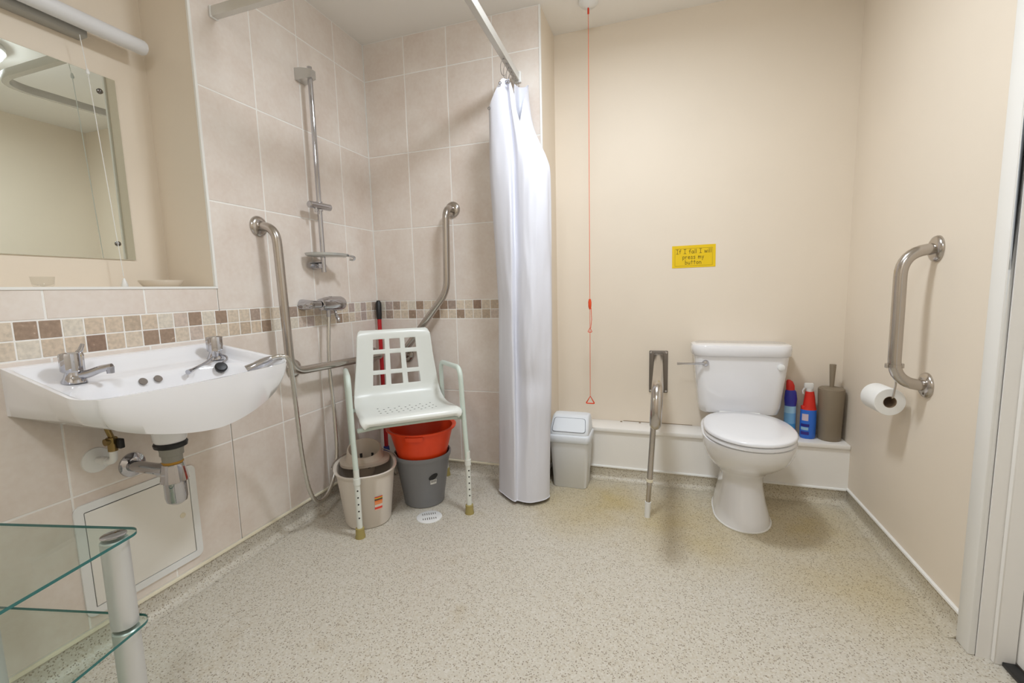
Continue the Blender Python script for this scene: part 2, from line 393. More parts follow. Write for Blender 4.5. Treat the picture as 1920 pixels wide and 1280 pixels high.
# ceiling lamp (above the frame; the mirror shows its edge)
LX, LY = -.20, 1.44
cl = thing('ceiling_lamp', 'round white opal ceiling lamp seen in the wall mirror', 'lamp', (LX,LY,ZC))
mb = MB(); mb.lathe([(.16,0),(.165,-.01),(.165,-.03),(.155,-.035)], (LX,LY,ZC), 36); mb.build('base', M_trim, cl)
mb = MB(); mb.lathe([(.154,-.031),(.150,-.05),(.13,-.072),(.09,-.087),(.045,-.093),(.0001,-.095)], (LX,LY,ZC), 36)
mb.build('diffuser', mat('opal', (255,252,246), .4, emit=(240,248,255), estr=22), cl)
ld = bpy.data.lights.new('lamp_light', 'AREA'); ld.shape = 'DISK'; ld.size = .26; ld.energy = LAMP_W; ld.color = (.84,.915,1)
lo = bpy.data.objects.new('lamp_light', ld); COL.objects.link(lo); lo.parent = cl; lo.location = (0,0,-.10)
# added fill lamp, unseen behind the camera, softens the toilet wall hot spot
c2 = thing('ceiling_lamp', 'added opal fill lamp on the ceiling, unseen behind the camera', 'lamp', (-.3,-.25,ZC))
mb = MB(); mb.lathe([(.16,0),(.165,-.01),(.165,-.03),(.155,-.035)], (-.3,-.25,ZC), 36); mb.build('base', M_trim, c2)
mb = MB(); mb.lathe([(.154,-.031),(.150,-.05),(.13,-.072),(.09,-.087),(.045,-.093),(.0001,-.095)], (-.3,-.25,ZC), 36)
mb.build('diffuser', MATS['opal'], c2)
ld2 = bpy.data.lights.new('lamp_light', 'AREA'); ld2.shape = 'DISK'; ld2.size = .26; ld2.energy = FILL_W; ld2.color = (.84,.915,1)
lo2 = bpy.data.objects.new('lamp_light', ld2); COL.objects.link(lo2); lo2.parent = c2; lo2.location = (0,0,-.10)

# ================================================================== WASHBASIN
BY = .925   # centre along the wall
wbn = thing('washbasin', 'white ceramic wall hung washbasin with two pillar taps', 'washbasin', (XL, BY, .62))
def bas_hw(w): return .280+.026*min(1,w/.33)            # half width at distance w from wall
def bas_front(t): return .345+.045*(1-t*t)              # front distance at t=-1..1
def rim_z(w): return .868-.063*min(1, w/.35)
def basin_mesh():
    m = MB()
    nu, nv = 110, 80
    # top surface as a height field over (t, k)
    def plan(t, k):
        w = bas_front(t)*k
        c = 1-.10*max(0,(k-.86)/.14)**2*(abs(t)**8)     # soften the front corners
        return w, t*bas_hw(w)*c
    def sst(a, b, x):
        x = max(0, min(1, (x-a)/(b-a))); return x*x*(3-2*x)
    def topz(t, k):
        w, y = plan(t, k); z = rim_z(w)
        e = min((1-abs(t))*.285, bas_front(t)-w)        # distance to the side/front edge
        eb = w
        drop = .022*sst(.010, .030, e)*sst(.012,.036,eb)
        drop += .016*sst(.030,.060,eb)*sst(.010,.03,e)
        # bowl
        q = (abs((w-.236)/.125)**2.6+abs(y/.245)**2.6)
        d = 0
        if q < 1: d = .125*(1-q**1.15)
        d *= 1
        q2 = sst(1.28,.98,q) if q > .98 else 1
        return z-drop-d-.004*q2
    g = []
    ts = [-1+2*i/nu for i in range(nu+1)]; ks = [j/nv for j in range(nv+1)]
    ts = [math.copysign(1-(1-abs(t))**1.0, t) for t in ts]
    V = []
    for t in ts:
        for k in ks:
            w, y = plan(t, k); V.append((XL+w, BY+y, topz(t,k)))
    Fc = []
    n = nv+1
    for i in range(nu):
        for j in range(nv): Fc.append([i*n+j, (i+1)*n+j, (i+1)*n+j+1, i*n+j+1])
    m.add(V, Fc)
    # outer skirt and bowl underside, following the rim outline
    out = [(ts[0],k) for k in ks]+[(t,1) for t in ts[1:]]+[(ts[-1],k) for k in ks[::-1][1:]]
    rings = []
    cw, cy_, cz = .205, 0.0, .640
    for s in range(15):
        ring = []
        for t, k in out:
            w, y = plan(t,k); z0 = topz(t,k); sk = .070+.052*max(0,1-w/.30)+.075*max(0,1-abs(t)**1.7)*max(0,min(1,(w-.20)/.12))   # depth of the vertical skirt
            if s <= 4:
                f = s/4; ring.append((XL+w*(1-.05*f*f), BY+y*(1-.085*f*f*min(1,w/.2)), z0-sk*f))
            else:
                f = (s-4)/10; zz = z0-sk; a = f*PI/2
                ww = w+(cw-w)*(1-math.cos(a)); 
                ww = w*.95+(cw-w*.95)*(f**.95); yy = y*(1-.085*min(1,w/.2))*(1-f**.95)
                ex = 1.6
                z = zz-(zz-cz)*(1-(1-f)**ex)*1.0
                r_ = .045
                if f > .999: ww = cw+(w-cw)*.16; yy = y*.14
                ring.append((XL+max(.0,ww), BY+yy, z))
        rings.append([Vector(p) for p in ring])
    m.loft(rings, False, True, closed=False)
    return m
basin_mesh().build('bowl', M_cer, wbn, smooth=60)
for y in (.890,.932):
    mb = MB(); mb.lathe([(.0112,0),(.0112,.003),(.0001,.003)], (XL+.119,y,.790), 16, lookmat((.8,0,.6))); mb.build('overflow_hole', mat('overflow_shadow', (128,118,110), .7), wbn)
mb = MB(); mb.lathe([(.030,-.004),(.030,.002),(.022,.003),(.018,-.003),(.0001,-.004)], (XL+.232,BY,.668), 20); mb.build('waste', M_chrome, wbn)
mb = MB()
for k,(a,h) in enumerate(((0,5),(4,4),(7,5),(10,3),(12,5),(16,4))): mb.box(XL+.245+a*.0016, XL+.2460+a*.0016, BY-.2925, BY-.291, .800, .800+h*.001)
mb.build('maker_mark', mat('mark_grey',(150,148,150),.6), wbn)['kind'] = 'stuff'
def pillar_tap(y, lever, label, spout_dir):
    x = XL+.082; z = .8145
    t = thing('pillar_tap', label, 'tap', (x,y,z), 0, 'basin pillar taps')
    m = MB(); m.lathe([(.027,0),(.027,.006),(.021,.016),(.018,.026),(.018,.034)], (x,y,z), 24); m.build('base', M_chrome, t)
    d = Vector(spout_dir).normalized(); p = Vector((x,y,z+.018))
    m = MB(); m.tube(spline([p, p+d*.032+Vector((0,0,.004)), p+d*.060+Vector((0,0,.014)), p+d*.088+Vector((0,0,.020))],6), [.0125-.004*i/18 for i in range(19)], 14)
    e = p+d*.083+Vector((0,0,.020)); m.cyl(e, e+Vector((0,0,-.018)), .0095, .0085, 14); m.build('spout', M_chrome, t)
    m = MB(); rings = []
    for zz, r in ((.030,.0225),(.033,.0245),(.074,.0255),(.080,.0235),(.082,.016)):
        rings.append([Vector((x+(r*(1-.07*(k % 2)))*math.cos(2*PI*k/24), y+(r*(1-.07*(k % 2)))*math.sin(2*PI*k/24), z+zz)) for k in range(24)])
    m.loft(rings); m.build('handle', M_chrome, t, smooth=20)
    if lever:
        m = MB(); m.tube([(x-.006,y+.012,z+.074),(x-.008,y+.026,z+.084),(x-.01,y+.034,z+.100)], [.005,.006,.0045], 10); m.build('lever', M_chrome, t)
    return t
pillar_tap(.748, True, 'chrome pillar tap with raised lever and long spout, left end of the basin', (.62,.42,0))
pillar_tap(1.152, False, 'chrome pillar tap with the plug chain, basin end nearest the shower', (.74,-.58,0))
# plug chain with black plug
pc = thing('plug_chain', 'chrome ball chain with black rubber plug hanging from basin tap', 'plug', (XL+.09,1.13,.815))
mb = MB(); pts = spline([(-1.472,1.142,.834),(-1.462,1.118,.826),(-1.452,1.085,.815),(-1.445,1.045,.805),(-1.437,1.022,.801)],9)
for p in pts: mb.lathe([(.0001,-.0038),(.0034,-.0017),(.0034,.0017),(.0001,.0038)], p, 8)
mb.tube(pts, .0008, 5); mb.build('chain', M_chrome, pc)
mb = MB(); pts = spline([(-1.470,1.150,.834),(-1.452,1.160,.826),(-1.435,1.150,.816),(-1.425,1.128,.810)],7)
for p in pts: mb.lathe([(.0001,-.0038),(.0034,-.0017),(.0034,.0017),(.0001,.0038)], p, 8)
mb.tube(pts, .0008, 5); mb.build('chain', M_chrome, pc)
mb = MB(); mb.cyl((-1.437,1.024,.800),(-1.430,1.008,.797),.006,.008,12); mb.build('chain_end', M_chrome, pc)
mb = MB(); mb.lathe([(.010,-.009),(.0165,-.007),(.019,.004),(.015,.008),(.004,.009)], (-1.418,1.112,.795), 18, lookmat((.7,-.3,.6))); mb.build('plug', M_black, pc)
# bottle trap under the basin
TX, TY = -1.370, .893
tr = thing('bottle_trap', 'chrome bottle trap and waste pipe under the basin', 'trap', (TX,TY,.42))
mb = MB(); mb.lathe([(.044,.648),(.042,.622),(.036,.612)], (TX,TY,0), 24); mb.build('ceramic_outlet', M_cer, tr)
mb = MB(); mb.lathe([(.040,.615),(.043,.610),(.041,.600),(.032,.596)], (TX,TY,0), 24); mb.build('rubber_washer', M_black, tr)
mb = MB(); mb.lathe([(.033,.598),(.030,.588),(.030,.575),(.026,.573),(.026,.556)], (TX,TY,0), 24); mb.build('waste_nut', mat('grey_plastic',(150,148,140),.45), tr)
mb = MB(); mb.lathe([(.022,.560),(.0275,.553),(.024,.546)], (TX,TY,0), 20); mb.build('sealing_ring', mat('ochre_sealant',(190,142,52),.6), tr)
mb = MB(); rings = []
for zz, r in ((.550,.024),(.548,.028),(.500,.0355),(.494,.036),(.492,.031)):
    rings.append([Vector((TX+r*(1-.05*(k % 3 == 0))*math.cos(2*PI*k/24), TY+r*(1-.05*(k % 3 == 0))*math.sin(2*PI*k/24), zz)) for k in range(24)])
mb.loft(rings); mb.build('cone_nut', M_chrome, tr, smooth=20)
mb = MB(); mb.lathe([(.029,.495),(.029,.445),(.026,.432),(.016,.424),(.0001,.422)], (TX,TY,0), 24); mb.build('bottle', M_chrome, tr)
mb = MB(); mb.cyl((TX-.02,TY,.522),(XL+.012,TY+.004,.518),.0175); mb.cyl((TX-.026,TY,.522),(TX-.05,TY,.5215),.0225); mb.build('waste_pipe', M_chrome, tr)
mb = MB(); mb.lathe([(.038,0),(.037,.004),(.024,.012),(.019,.014)], (XL,.904,.518), 28, lookmat((1,0,0))); mb.build('wall_flange', M_chrome, tr)
# isolation valve
iv = thing('isolation_valve', 'white pipe elbow with brass isolation valve under the basin', 'valve', (XL,.814,.567))
mb = MB(); mb.lathe([(.037,0),(.036,.004),(.012,.009)], (XL,.814,.567), 26, lookmat((1,0,0))); mb.build('wall_flange', M_pp, iv)
mb = MB(); mb.tube(fillet([(XL+.006,.814,.567),(XL+.075,.818,.567),(XL+.075,.818,.605)],.022), .0095, 12); mb.cyl((XL+.03,.8155,.567),(XL+.05,.8165,.567),.0125); mb.build('pipe', M_pp, iv)
mb = MB(); mb.cyl((XL+.075,.818,.600),(XL+.075,.818,.622),.0115); mb.cyl((XL+.075,.818,.622),(XL+.075,.818,.64),.0135,None,6); mb.cyl((XL+.075,.8,.630),(XL+.075,.818,.630),.010); mb.build('valve_body', mat('aged_brass',(150,128,84),.35,1), iv)
mb = MB(); mb.box(XL+.068, XL+.100, .822, .836, .606, .634, .003); mb.build('valve_lever', M_black, iv)
mb = MB(); mb.cyl((XL+.075,.818,.64),(XL+.075,.79,.74),.007); mb.build('tail_pipe', mat('aged_brass',(150,128,84),.35,1), iv)
# access panel
ap = thing('access_panel', 'white square access panel in the tiles under the basin', 'access panel', (XL,.915,.112))
mb = MB()
o_ = rrect(.742,1.090,.112,.450,.022,0); i_ = rrect(.765,1.067,.135,.427,.003,0)
rg = [[Vector((XL+d,p.x,p.y)) for p in R] for R, d in ((o_,.0005),(o_,.006),(i_,.006),(i_,.001))]
mb.loft(rg, False, False); mb.build('frame', M_pp, ap)
mb = MB(); mb.box(XL+.0003, XL+.0008, .766, 1.066, .136, .426); mb.build('gap', M_dark, ap, smooth=0)
mb = MB(); mb.box(XL+.001, XL+.0045, .768, 1.0655, .1365, .4235, .001, 1); mb.build('panel_door', mat('panel_white',(243,239,231),.45), ap)
mb = MB(); mb.lathe([(.009,0),(.009,.002),(.006,.003)], (XL+.0045,1.033,.285), 16, lookmat((1,0,0))); mb.build('lock', M_capc, ap)

# ================================================================== MIRROR, LIGHT, SILL ITEMS
mr = thing('wall_mirror', 'frameless rectangular mirror screwed to the recess wall', 'mirror', (XN,.835,1.172))
mb = MB(); mb.box(XN+.001, XN+.006, .535, 1.136, 1.172, 1.786, .0015, 1); mb.build('glass', mat('mirror_glass',(226,232,226),.0,1), mr)
for y, z in ((1.085,1.731),(1.083,1.226),(.586,1.731),(.586,1.226)):
    mb = MB(); mb.lathe([(.0085,0),(.0085,.003),(.004,.007),(.0001,.0075)], (XN+.006,y,z), 16, lookmat((1,0,0))); mb.build('mirror_screw', mat('dark_chrome',(120,118,116),.15,1), mr)
sl = thing('strip_light', 'white tubular strip light above the mirror', 'light', (XN,.86,1.86))
mb = MB(); mb.box(XN, XN+.045, .50, 1.048, 1.872, 1.918, .004); mb.build('back_plate', mat('light_grey_metal',(168,166,160),.4), sl)
mb = MB(); mb.tube([(XN+.075,.42,1.905),(XN+.075,.425,1.905),(XN+.075,1.193,1.905),(XN+.075,1.200,1.905)], [.021,.0245,.0245,.021], 24); mb.build('diffuser_tube', mat('opal_plastic',(232,232,234),.35), sl)
cd = thing('light_pull_cord', 'thin white pull cord hanging from strip light past the mirror', 'pull cord', (XN+.055,1.064,1.075))
mb = MB(); mb.tube([(XN+.05,1.022,1.87),(XN+.045,1.034,1.765),(XN+.05,1.062,1.11)], .0011, 6); mb.build('cord', M_pp, cd)
mb = MB(); mb.lathe([(.004,0),(.0055,.006),(.003,.016)], (XN+.045,1.034,1.757), 10); mb.build('connector', M_pp, cd)
mb = MB(); mb.lathe([(.009,0),(.010,.010),(.006,.024),(.0025,.034)], (XN+.05,1.062,ZSILL), 14); mb.build('acorn_weight', M_pp, cd)
mb = MB(); mb.lathe([(.050,0),(.056,.003),(.070,.021),(.071,.025),(.067,.025),(.053,.007),(.0001,.006)], (-1.70,1.140,ZSILL), 30, sx=.75)
tag(mb.build('soap_dish', mat('stone_white',(226,214,198),.35)), 'shallow oval soap dish on the recess sill by the corner', 'soap dish')
mb = MB(); mb.lathe([(.018,0),(.024,.010),(.027,.034),(.026,.034),(.023,.012),(.0001,.004)], (-1.74,.833,ZSILL), 24)
tag(mb.build('clear_dish', glass_mat('clear_plastic',(251,251,250),1.3)), 'small clear plastic dish standing on the recess sill', 'dish')

# ================================================================== SHOWER FITTINGS
def flange(m, c, n, r=.042): m.lathe([(r,0),(r,.003),(r*.93,.009),(r*.72,.014),(.020,.016)], c, 28, lookmat(n))
def grab(name, label, path, flanges, rad, grp=None, sleeve=None):
    t = thing(name, label, 'grab rail', path[0], 0, grp)
    m = MB(); m.tube(fillet(path, rad, 9), .0182, 18); m.build('tube', M_steel, t)
    for c, n in flanges:
        m = MB(); flange(m, c, n); m.build('wall_flange', M_steel, t)
    return t
g1 = grab('grab_rail', 'L-shaped satin steel grab rail beside the shower riser', [(XL,1.455,1.314),(-1.486,1.460,1.314),(-1.486,1.478,.708),(-1.490,2.155,.682),(XL,2.165,.680)],
     [((XL,1.455,1.314),(1,0,0)),((XL,1.575,.704),(1,0,0)),((XL,2.165,.680),(1,0,0))], .075)
mb = MB(); mb.cyl((XL,1.575,.704),(-1.491,1.575,.704),.014); mb.build('stub', M_steel, g1)
grab('grab_rail', 'angled satin steel grab rail on the back shower wall', [(-1.066,YB,1.462),(-1.066,2.152,1.462),(-1.079,2.152,1.03),(-1.372,2.152,.690),(-1.390,YB,.672)],
     [((-1.066,YB,1.462),(0,-1,0)),((-1.390,YB,.672),(0,-1,0))], .06)
grab('grab_rail', 'short vertical steel grab rail holding the toilet paper', [(XR,1.807,1.127),(.735,1.805,1.127),(.735,1.801,.685),(XR,1.803,.685)],
     [((XR,1.807,1.127),(-1,0,0)),((XR,1.803,.685),(-1,0,0))], .085)
# riser rail
RYY, RXX = 1.752, -1.515
rs = thing('shower_riser', 'chrome shower riser rail with slider and soap tray', 'shower rail', (XL,RYY,1.14))
mb = MB(); mb.cyl((RXX,RYY,1.135),(RXX,RYY,2.045),.0108); mb.build('rail', M_chrome, rs)
mb = MB(); mb.loft([[Vector((XL,RYY+p[0]*1.05,2.012+p[1])) for p in ((-.032,-.026),(.03,-.026),(.03,.026),(-.032,.026))],
                    [Vector((XL+.03,RYY+p[0],2.012+p[1])) for p in ((-.03,-.024),(.022,-.024),(.022,.024),(-.03,.024))],
                    [Vector((RXX+.018,RYY+p[0],2.012+p[1])) for p in ((-.016,-.018),(.016,-.018),(.016,.018),(-.016,.018))]]); mb.build('top_bracket', mat('satin_chrome',(206,206,204),.3,.8), rs)
mb = MB(); mb.tube([(XL,1.748,1.168),(RXX,RYY,1.168)], [.02,.016], 16); mb.tube([(XL+.018,1.70,1.168),(XL+.03,1.752,1.168),(XL+.018,1.80,1.168)], [.013,.019,.013], 14); mb.build('bottom_bracket', M_chrome, rs)
mb = MB(); mb.tube([(RXX+.005,1.680,1.436),(RXX+.005,1.684,1.436),(RXX+.012,1.806,1.438),(RXX+.012,1.810,1.438)], [.012,.0155,.0155,.012], 18); mb.cyl((RXX,RYY,1.414),(RXX,RYY,1.458),.0145); mb.cyl((RXX+.012,1.715,1.43),(RXX+.012,1.715,1.405),.006); mb.build('slider', M_chrome, rs)
mb = MB(); ol = spline([(-1.548,1.672,0),(-1.50,1.664,0),(-1.455,1.70,0),(-1.432,1.765,0),(-1.438,1.83,0),(-1.462,1.862,0),(-1.49,1.83,0),(-1.535,1.80,0),(-1.556,1.73,0),(-1.548,1.672,0)],5)[:-1]
cc = Vector((-1.498,1.755,0))
mb.loft([[cc+(p-cc)*s+Vector((0,0,z)) for p in ol] for s, z in ((.86,1.206),(.97,1.211),(1,1.222),(.95,1.222),(.9,1.214))], True, True); mb.build('soap_tray', mat('grey_clear_plastic',(196,196,192),.12,.35), rs)
mb = MB(); mb.tube(spline([(-1.445,1.845,1.214),(-1.43,1.868,1.208),(-1.437,1.872,1.196),(-1.452,1.86,1.198)],5), .0055, 8); mb.build('tray_hook', M_chrome, rs)
# valve
sv = thing('shower_valve', 'chrome bar shower valve with lever on the mosaic band', 'shower valve', (XL,1.74,.95))
mb = MB(); mb.tube([(-1.505,1.698,.985),(-1.505,1.702,.985),(-1.505,1.735,.987),(-1.505,1.79,.987),(-1.505,1.830,.986),(-1.505,1.844,.986),(-1.505,1.850,.986)], [.020,.027,.032,.035,.036,.032,.022], 24); mb.build('body', M_chrome, sv)
mb = MB(); mb.cyl((XL+.03,1.69,.985),(-1.505,1.70,.985),.011); mb.tube([(XL+.004,1.655,.986),(XL+.04,1.655,.986),(-1.505,1.66,.986),(-1.505,1.692,.986)],[.026,.022,.018,.018],16); mb.lathe([(.025,0),(.024,.005),(.014,.012)],(XL,1.655,.986),20,lookmat((1,0,0))); mb.build('inlet', M_chrome, sv)
mb = MB(); mb.tube([(-1.505,1.795,.965),(-1.498,1.792,.935),(-1.480,1.785,.912),(-1.474,1.782,.900)], [.006,.007,.0095,.005], 12); mb.build('lever', M_chrome, sv)
mb = MB(); mb.cyl((-1.505,1.75,.965),(-1.505,1.75,.925),.0115,.0095); mb.build('hose_outlet', M_chrome, sv)
mb = MB(); mb.cyl((-1.505,1.77,1.01),(-1.505,1.77,1.022),.008); mb.build('top_screw', M_chrome, sv)
# hose and hand shower in the basin
hs = thing('shower_hose', 'looped chrome shower hose with hand shower resting in the basin', 'shower hose', (-1.42,1.55,.1))
HP = []
def cray(u, v, x):
    d = _R*((u-960)/841.72)+_U*((640-v)/841.72)+_F
    return Vector((0,0,1.033))+d*(x/d.x)
H_PTS = [(-1.505,1.750,.925)]+[tuple(round(c,3) for c in cray(u,v,x)) for u,v,x in ((617,680,-1.50),(627,780,-1.485),(631,860,-1.47),(618,918,-1.45),(597,940,-1.43),(579,915,-1.41),(566,850,-1.385),(556,770,-1.345),(548,706,-1.285),(541,674,-1.255),(526,668,-1.262),(508,672,-1.285))]
mb = MB(); pts = spline(H_PTS, 14); mb.tube(pts, [.0080+.0008*(i % 2) for i in range(len(pts))], 10); mb.build('hose', mat('hose_chrome',(206,204,199),.24,1), hs)
a, b, c = cray(508,672,-1.285), cray(490,680,-1.298), cray(464,694,-1.325)
mb = MB(); mb.tube([a,(a+b)/2,b,(b+c)/2,c], [.010,.013,.014,.014,.018], 14); mb.build('hand_shower', M_chrome, hs)
# curtain rail
cr = thing('curtain_rail', 'L-shaped white shower curtain rail under the ceiling', 'curtain rail', (-1.12,1.5,2.06))
rp = fillet([(XL,1.338,2.06),(-.650,1.338,2.06),(-.690,YB,2.062)], .16, 10)
mb = MB(); rings = []
for i, p in enumerate(rp):
    t = (rp[min(i+1,len(rp)-1)]-rp[max(i-1,0)]).normalized(); sd = Vector((-t.y,t.x,0))
    rings.append([p+sd*a+Vector((0,0,b)) for a, b in ((-.012,-.017),(.012,-.017),(.0135,-.013),(.0135,.017),(-.0135,.017),(-.0135,-.013))])
mb.loft(rings); mb.build('track', mat('rail_white',(214,212,206),.25,.4), cr)
mb = MB(); mb.box(XL, XL+.010, 1.322, 1.354, 2.040, 2.080, .003); mb.build('end_bracket', M_pp, cr)
mb = MB(); mb.box(-.712, -.668, YB-.012, YB, 2.036, 2.088, .003); mb.build('end_bracket', M_pp, cr)
# curtain: a gathered sheet
def curtain():
    t = thing('shower_curtain', 'gathered white shower curtain hanging by the tiled wall end', 'curtain', (-.63,2.05,.02))
    bot = [(-.752,2.14),(-.782,2.06),(-.735,2.005),(-.668,1.952),(-.650,1.962),(-.600,1.955),(-.560,1.975),(-.520,2.02),(-.518,2.06),(-.56,2.11),(-.60,2.05),(-.64,2.13),(-.67,2.07),(-.70,2.15)]
    mid = [(-.735,2.14),(-.752,2.05),(-.712,2.00),(-.655,1.958),(-.640,1.985),(-.585,1.955),(-.538,1.965),(-.490,2.01),(-.492,2.06),(-.55,2.11),(-.59,2.05),(-.63,2.13),(-.66,2.07),(-.69,2.15)]
    upp = [(-.735,2.13),(-.775,2.06),(-.745,1.99),(-.660,1.965),(-.645,2.00),(-.600,1.975),(-.540,1.985),(-.492,2.03),(-.495,2.07),(-.56,2.12),(-.60,2.06),(-.64,2.13),(-.66,2.07),(-.69,2.15)]
    top = [(-.705,2.16),(-.768,2.07),(-.750,2.00),(-.690,1.985),(-.672,2.02),(-.655,2.00),(-.640,2.03),(-.632,2.06),(-.62,2.10),(-.612,2.16),(-.635,2.17),(-.66,2.16),(-.67,2.12),(-.69,2.18)]
    ztop = [1.90,1.845,1.86,1.95,1.965,1.955,1.89,1.79,1.90,1.985,1.985,1.985,1.985,1.985]
    lay = [(0.02,bot),(.45,[((a[0]+b[0])/2,(a[1]+b[1])/2) for a,b in zip(bot,mid)]),(.95,mid),(1.55,upp)]
    n = 10
    def sm(P): return spline([(p[0],p[1],0) for p in P], n)
    C = [(z, sm(P)) for z, P in lay]; TP = sm(top); ZT = [p.x for p in spline([(z,0,0) for z in ztop], n)]
    rows = 46; m = MB(); rings = []
    from mathutils import noise
    for r in range(rows+1):
        f = r/rows; ring = []
        for j in range(len(TP)):
            zt = ZT[j]; z = .02+(zt-.02)*f
            L_ = C+[(zt, TP)]
            for q in range(len(L_)-1):
                if z <= L_[q+1][0]+1e-6 or q == len(L_)-2: break
            z0, P0 = L_[q]; z1, P1 = L_[q+1]; k = max(0,min(1,(z-z0)/max(1e-4,z1-z0))); k = k*k*(3-2*k) if q == 3 else k
            p = P0[j].lerp(P1[j], k)
            nz = noise.noise(Vector((j*.13, z*3.2, 1.7)))*.010+noise.noise(Vector((j*.3, z*7, 5)))*.004
            amp = min(1,(1.02-f)*4)*min(1,.25+f*3)
            # hanging swag in the right panel
            sw = 0
            jj = j/n
            if 4 < jj < 7.6:
                d = ((jj-5.4)/1.2)**2+((z-.78)/.22)**2
                sw = .018*math.exp(-d*1.4)-.012*math.exp(-(((jj-5.6)/1.3)**2+((z-.60)/.07)**2)*1.5)
            ring.append(Vector((p.x+nz*amp*.6, p.y-nz*amp-sw, z)))
        rings.append(ring)
    m.loft(rings, False, False, closed=False)
    o = m.build('cloth', mat('white_vinyl_cloth',(228,228,236),.6,spec=.3), t, smooth=80)
    m = MB(); m.tube([v+Vector((0,0,-.001)) for v in rings[0]], .0022, 6); m.build('hem', mat('white_vinyl_cloth',(228,228,236),.6,spec=.3), t)
    for k, (x, y, z) in enumerate(((-.690,1.981,1.935),(-.672,2.014,1.95),(-.752,2.0,1.845),(-.655,1.996,1.94))):
        m = MB(); m.lathe([(.007,-.001),(.007,.002),(.004,.002),(.004,-.001)], (x,y-.004,z), 14, lookmat((0,-1,0)), caps=False); m.build('eyelet', M_chrome, t)
    for k, (x, y) in enumerate(((-.678,2.0),(-.680,2.045),(-.683,2.09),(-.685,2.13),(-.687,2.17),(-.688,2.2))):
        m = MB(); m.tube([(x+.016*math.cos(a), y, 2.008+.036*math.sin(a)) for a in [2*PI*i/14 for i in range(14)]], .0016, 6, closed=True); m.build('hook_ring', M_chrome, t)
curtain()

# ================================================================== SHOWER CHAIR
CH = (-1.176,1.8425,0); CA = math.radians(41)
ch = thing('shower_chair', 'white plastic shower chair with lattice back and mint tube legs', 'chair', CH, CA)
M_shell = mat('chair_white',(236,238,232),.3); M_mint = mat('mint_white_paint',(214,226,216),.32); M_leg = mat('leg_cream',(228,230,222),.35)
def chair_shell():
    # profile stations (y, z, half width); hole rows flagged
    prof = [(-.262,.482,.200),(-.268,.494,.210),(-.262,.505,.215),(-.245,.510,.217),(-.20,.505,.217),(-.13,.494,.217),(-.05,.485,.218),(.03,.480,.219),(.095,.482,.220),(.142,.497,.219),(.168,.522,.216),
            (.178,.550,.213),(.180,.564,.211),(.183,.595,.207),(.1855,.618,.204),(.187,.640,.201),(.190,.68,.196),(.193,.722,.1915),(.1945,.745,.190),(.196,.768,.188),(.198,.797,.186),(.200,.818,.183),(.203,.834,.176),(.213,.841,.166),(.223,.836,.160)]
    cols = [-1,-.97,-.90,-.60,-.57,-.42,-.27,-.24,-.17,-.14,0,.14,.17,.24,.27,.42,.57,.60,.90,.97,1]
    V = []; Fc = []
    for i, (y, z, hw) in enumerate(prof):
        for c in cols:
            e = abs(c); side = max(0,(e-.80)/.2)**2
            # sides roll gently: up on the seat, forward on the back
            seatness = max(0, min(1, (.10-y)/.12)); dy = -(1-seatness)*.018*side if i < 22 else 0; dz = seatness*.010*side*(1 if y > -.24 else .2)
            lip = max(0,(e-.95)/.05)
            V.append((c*hw-.004, y+dy+lip*(1-seatness)*.006, z+dz-lip*seatness*.014))
    n = len(cols); holes = []
    for i in range(len(prof)-1):
        zz = (prof[i][1]+prof[i+1][1])/2; back = prof[i][0] > .14 and prof[i+1][0] > .14
        hr = back and (.564 <= zz <= .618 or .640 <= zz <= .722 or .745 <= zz <= .797)
        for j in range(n-1):
            cx = (cols[j]+cols[j+1])/2
            hc = abs(cx) < .14 or .27 < abs(cx) < .57
            if hr and hc: continue
            Fc.append([i*n+j, i*n+j+1, (i+1)*n+j+1, (i+1)*n+j])
    return V, Fc
V, Fc = chair_shell(); mb = MB(); mb.add(V, Fc); shell = mb.build('seat_shell', M_shell, ch, smooth=70, world=False)
sd = shell.modifiers.new('thickness', 'SOLIDIFY'); sd.thickness = .009; sd.offset = 0
bv = shell.modifiers.new('soft_edges', 'BEVEL'); bv.width = .003; bv.segments = 2; bv.limit_method = 'ANGLE'; bv.angle_limit = math.radians(50)
mb = MB()
for r in range(6):
    for k in range(-5, 6):
        if (r+k) % 2: continue
        y = -.165+.034*r; z = .4915-.0035*r+.0058*(1 if r < 4 else .8)
        zz = .505+(y+.20)/.07*(-.011) if y < -.13 else (.494+(y+.13)/.08*(-.009) if y < -.05 else .485-(y+.05)*.0625)
        mb.lathe([(.0042,0),(.0042,.0006)], (k*.025, y, zz+.0044), 8)
o = mb.build('drain_holes', mat('hole_shadow',(70,66,60),.8), ch, world=False, smooth=0); o['kind'] = 'stuff'
